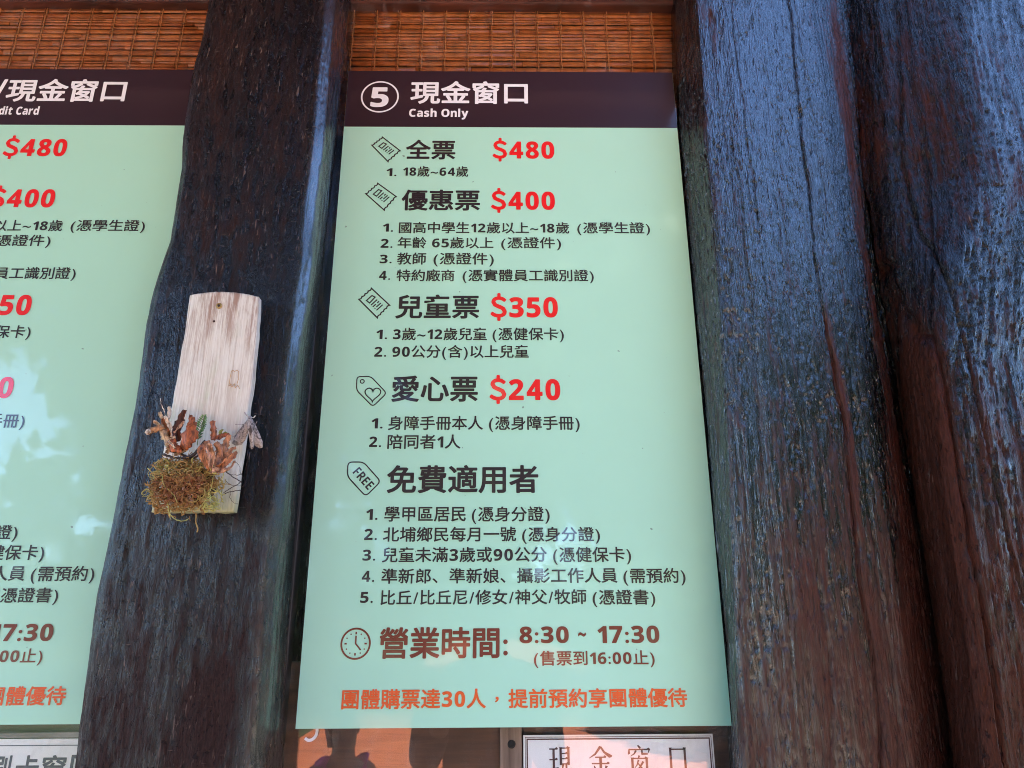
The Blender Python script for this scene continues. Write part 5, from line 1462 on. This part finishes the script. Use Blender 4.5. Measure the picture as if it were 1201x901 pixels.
# ---------------------------------------------------------------- the two people reflected in the glass
def skin_body(name, mat, verts, edges, root_i, parent, lev=2):
    me = bpy.data.meshes.new(name)
    me.from_pydata([v[:3] for v in verts], edges, [])
    me.update()
    o = new_obj(name, me, mat, parent)
    sk = o.modifiers.new('skin', 'SKIN'); sk.use_smooth_shade = True
    for i, v in enumerate(verts):
        d = me.skin_vertices[0].data[i]
        d.radius = v[3] if hasattr(v[3], '__len__') else (v[3], v[3])
        d.use_root = (i == root_i)
    ss = o.modifiers.new('sub', 'SUBSURF'); ss.levels = lev; ss.render_levels = lev
    return o
def person(label, loc, rotz, k, arms, mats, hair_long):
    """k: height / 1.70; body is one skinned surface, clothing and hair are children"""
    root = empty('person', label, 'person', loc)
    root.rotation_euler = (0, 0, rotz)
    sk, top, leg, hair = mats
    V = [(0, 0, .93, (.15, .11)), (0, 0, 1.08, (.135, .10)), (0, 0, 1.26, (.155, .11)), (0, .01, 1.38, (.10, .08)), (0, .005, 1.45, (.052, .052)), (0, -.01, 1.53, (.070, .085)), (0, -.012, 1.60, (.078, .095)), (0, 0, 1.67, (.05, .06))]
    E = [(0, 1), (1, 2), (2, 3), (3, 4), (4, 5), (5, 6), (6, 7)]
    for sg in (-1, 1):
        b = len(V)
        V += [(sg * .09, 0, .86, .085), (sg * .10, -.01, .50, .058), (sg * .105, .01, .10, .040), (sg * .11, -.05, .045, .038), (sg * .115, -.15, .035, .03)]
        E += [(0, b), (b, b + 1), (b + 1, b + 2), (b + 2, b + 3), (b + 3, b + 4)]
        b = len(V)
        A = arms(sg)
        V += [(sg * .17, .01, 1.37, .060)] + [(*A[0], .043), (*A[1], .030), (*A[2], (.034, .018))]
        E += [(3, b), (b, b + 1), (b + 1, b + 2), (b + 2, b + 3)]
        d = (Vector(A[2]) - Vector(A[1])).normalized()
        sd = d.cross(Vector((0, 0, 1))).normalized()
        hb = b + 3
        for q in range(4):
            w0 = Vector(A[2]) + d * .035 + sd * (q - 1.5) * .018
            w1 = w0 + d * (.03, .036, .034, .026)[q]; w2 = w1 + d * .02 + Vector((0, 0, -.016))
            c0 = len(V)
            V += [(*w0, .0095), (*w1, .0085), (*w2, .007)]
            E += [(hb, c0), (c0, c0 + 1), (c0 + 1, c0 + 2)]
        c0 = len(V); w0 = Vector(A[2]) + sd * .032 * sg; w1 = w0 + d * .03 + sd * .012 * sg
        V += [(*w0, .011), (*w1, .009)]
        E += [(hb, c0), (c0, c0 + 1)]
    V = [(a * k, b * k, c * k, tuple(r * k for r in (q if hasattr(q, '__len__') else (q, q)))) for a, b, c, q in V]
    skin_body('body', sk, V, E, 0, root)
    # clothing: a slightly larger skinned shell over torso, another over the legs
    T = [(0, 0, .90, (.165, .125)), (0, 0, 1.08, (.150, .115)), (0, 0, 1.26, (.170, .125)), (0, .01, 1.375, (.118, .095))]
    TE = [(0, 1), (1, 2), (2, 3)]
    for sg in (-1, 1):
        b = len(T); A = arms(sg)
        T += [(sg * .175, .01, 1.36, .070)]
        TE += [(3, b)]
        if hair_long is False:
            T += [(*A[0], .055), (*(Vector(A[0]) * .15 + Vector(A[1]) * .85), .041)]
            TE += [(b, b + 1), (b + 1, b + 2)]
    T = [(a * k, b * k, c * k, tuple(r * k for r in (q if hasattr(q, '__len__') else (q, q)))) for a, b, c, q in T]
    skin_body('shirt', top, T, TE, 0, root)
    T = [(0, 0, .90, (.155, .118))]; TE = []
    for sg in (-1, 1):
        b = len(T)
        T += [(sg * .09, 0, .84, .098), (sg * .10, -.01, .50, .072), (sg * .105, .01, .13, .058)]
        TE += [(0, b), (b, b + 1), (b + 1, b + 2)]
    T = [(a * k, b * k, c * k, tuple(r * k for r in (q if hasattr(q, '__len__') else (q, q)))) for a, b, c, q in T]
    skin_body('trousers', leg, T, TE, 0, root)
    H = [(0, .02, 1.63, (.083, .098)), (0, .03, 1.68, (.062, .075)), (0, .075, 1.58, (.062, .04)), (0, .07, 1.50, (.05, .03))]
    H = [(a * k, b * k, c * k, tuple(r * k for r in q)) for a, b, c, q in H]
    skin_body('hair', hair, H, [(0, 1), (0, 2), (2, 3)], 0, root)
    f_ = MB()
    f_.tube([(0, -.098 * k, 1.595 * k), (0, -.118 * k, 1.575 * k), (0, -.100 * k, 1.560 * k)], [.008 * k, .013 * k, .008 * k], 8)
    f_.build('nose', sk, root, True)
    for sg in (-1, 1):
        e_ = MB(); e_.tube([(sg * .03 * k - .010 * k, -.094 * k, 1.603 * k), (sg * .03 * k, -.099 * k, 1.604 * k), (sg * .03 * k + .010 * k, -.094 * k, 1.603 * k)], [.003 * k, .007 * k, .003 * k], 8)
        e_.build('eye', hair, root, True)
        e_ = MB(); e_.tube([(sg * .077 * k, .0, 1.565 * k), (sg * .088 * k, .008 * k, 1.595 * k), (sg * .080 * k, .005 * k, 1.62 * k)], [.008 * k, .014 * k, .008 * k], 8, flat=.6)
        e_.build('ear', sk, root, True)
    l_ = MB(); l_.tube([(-.022 * k, -.088 * k, 1.54 * k), (0, -.098 * k, 1.538 * k), (.022 * k, -.088 * k, 1.54 * k)], [.003 * k, .007 * k, .003 * k], 8)
    l_.build('mouth', plain('lip_tone', (0.25, 0.09, 0.07), 0.6), root, True)
    return root
SKIN1 = plain('skin_tone', (0.30, 0.165, 0.105), 0.5)
DARK_T = plain('dark_shirt_cloth', (0.018, 0.017, 0.022), 0.9)
DARK_L = plain('dark_trouser_cloth', (0.02, 0.02, 0.026), 0.9)
HAIR = plain('black_hair', (0.010, 0.008, 0.008), 0.5)
# facing the boards (+Y): body fronts are built towards -Y, so turn them round
person('photographer in dark clothes facing the boards, elbows bent, mirrored in the glass', (0.235, -1.42, 0), math.pi, 0.98,
       lambda sg: [(sg * .205, -.03, 1.12), (sg * .13, -.20, 1.28), (sg * .08, -.235, 1.36)], (SKIN1, DARK_T, DARK_L, HAIR), False)
kid = person('child in a dark top with pink straps standing behind the photographer', (-0.35, -2.05, 0), math.pi - 0.5, 0.70,
       lambda sg: [(sg * .21, .02, 1.10), (sg * .23, -.05, .88), (sg * .22, -.08, .80)], (plain('child_skin', (0.26, 0.14, 0.09), 0.5), plain('plum_top', (0.06, 0.015, 0.045), 0.9), DARK_L, HAIR), True)
for sg in (-1, 1):
    st_ = MB()
    st_.tube([(sg * .10 * .7, -.118 * .7, 1.20 * .7), (sg * .115 * .7, -.105 * .7, 1.36 * .7), (sg * .115 * .7, 0, 1.435 * .7), (sg * .11 * .7, .11 * .7, 1.33 * .7), (sg * .10 * .7, .125 * .7, 1.15 * .7)], .034, 8, flat=.5)
    st_.build('bag_strap', plain('pink_strap', (0.90, 0.05, 0.33), 0.7), kid, True)
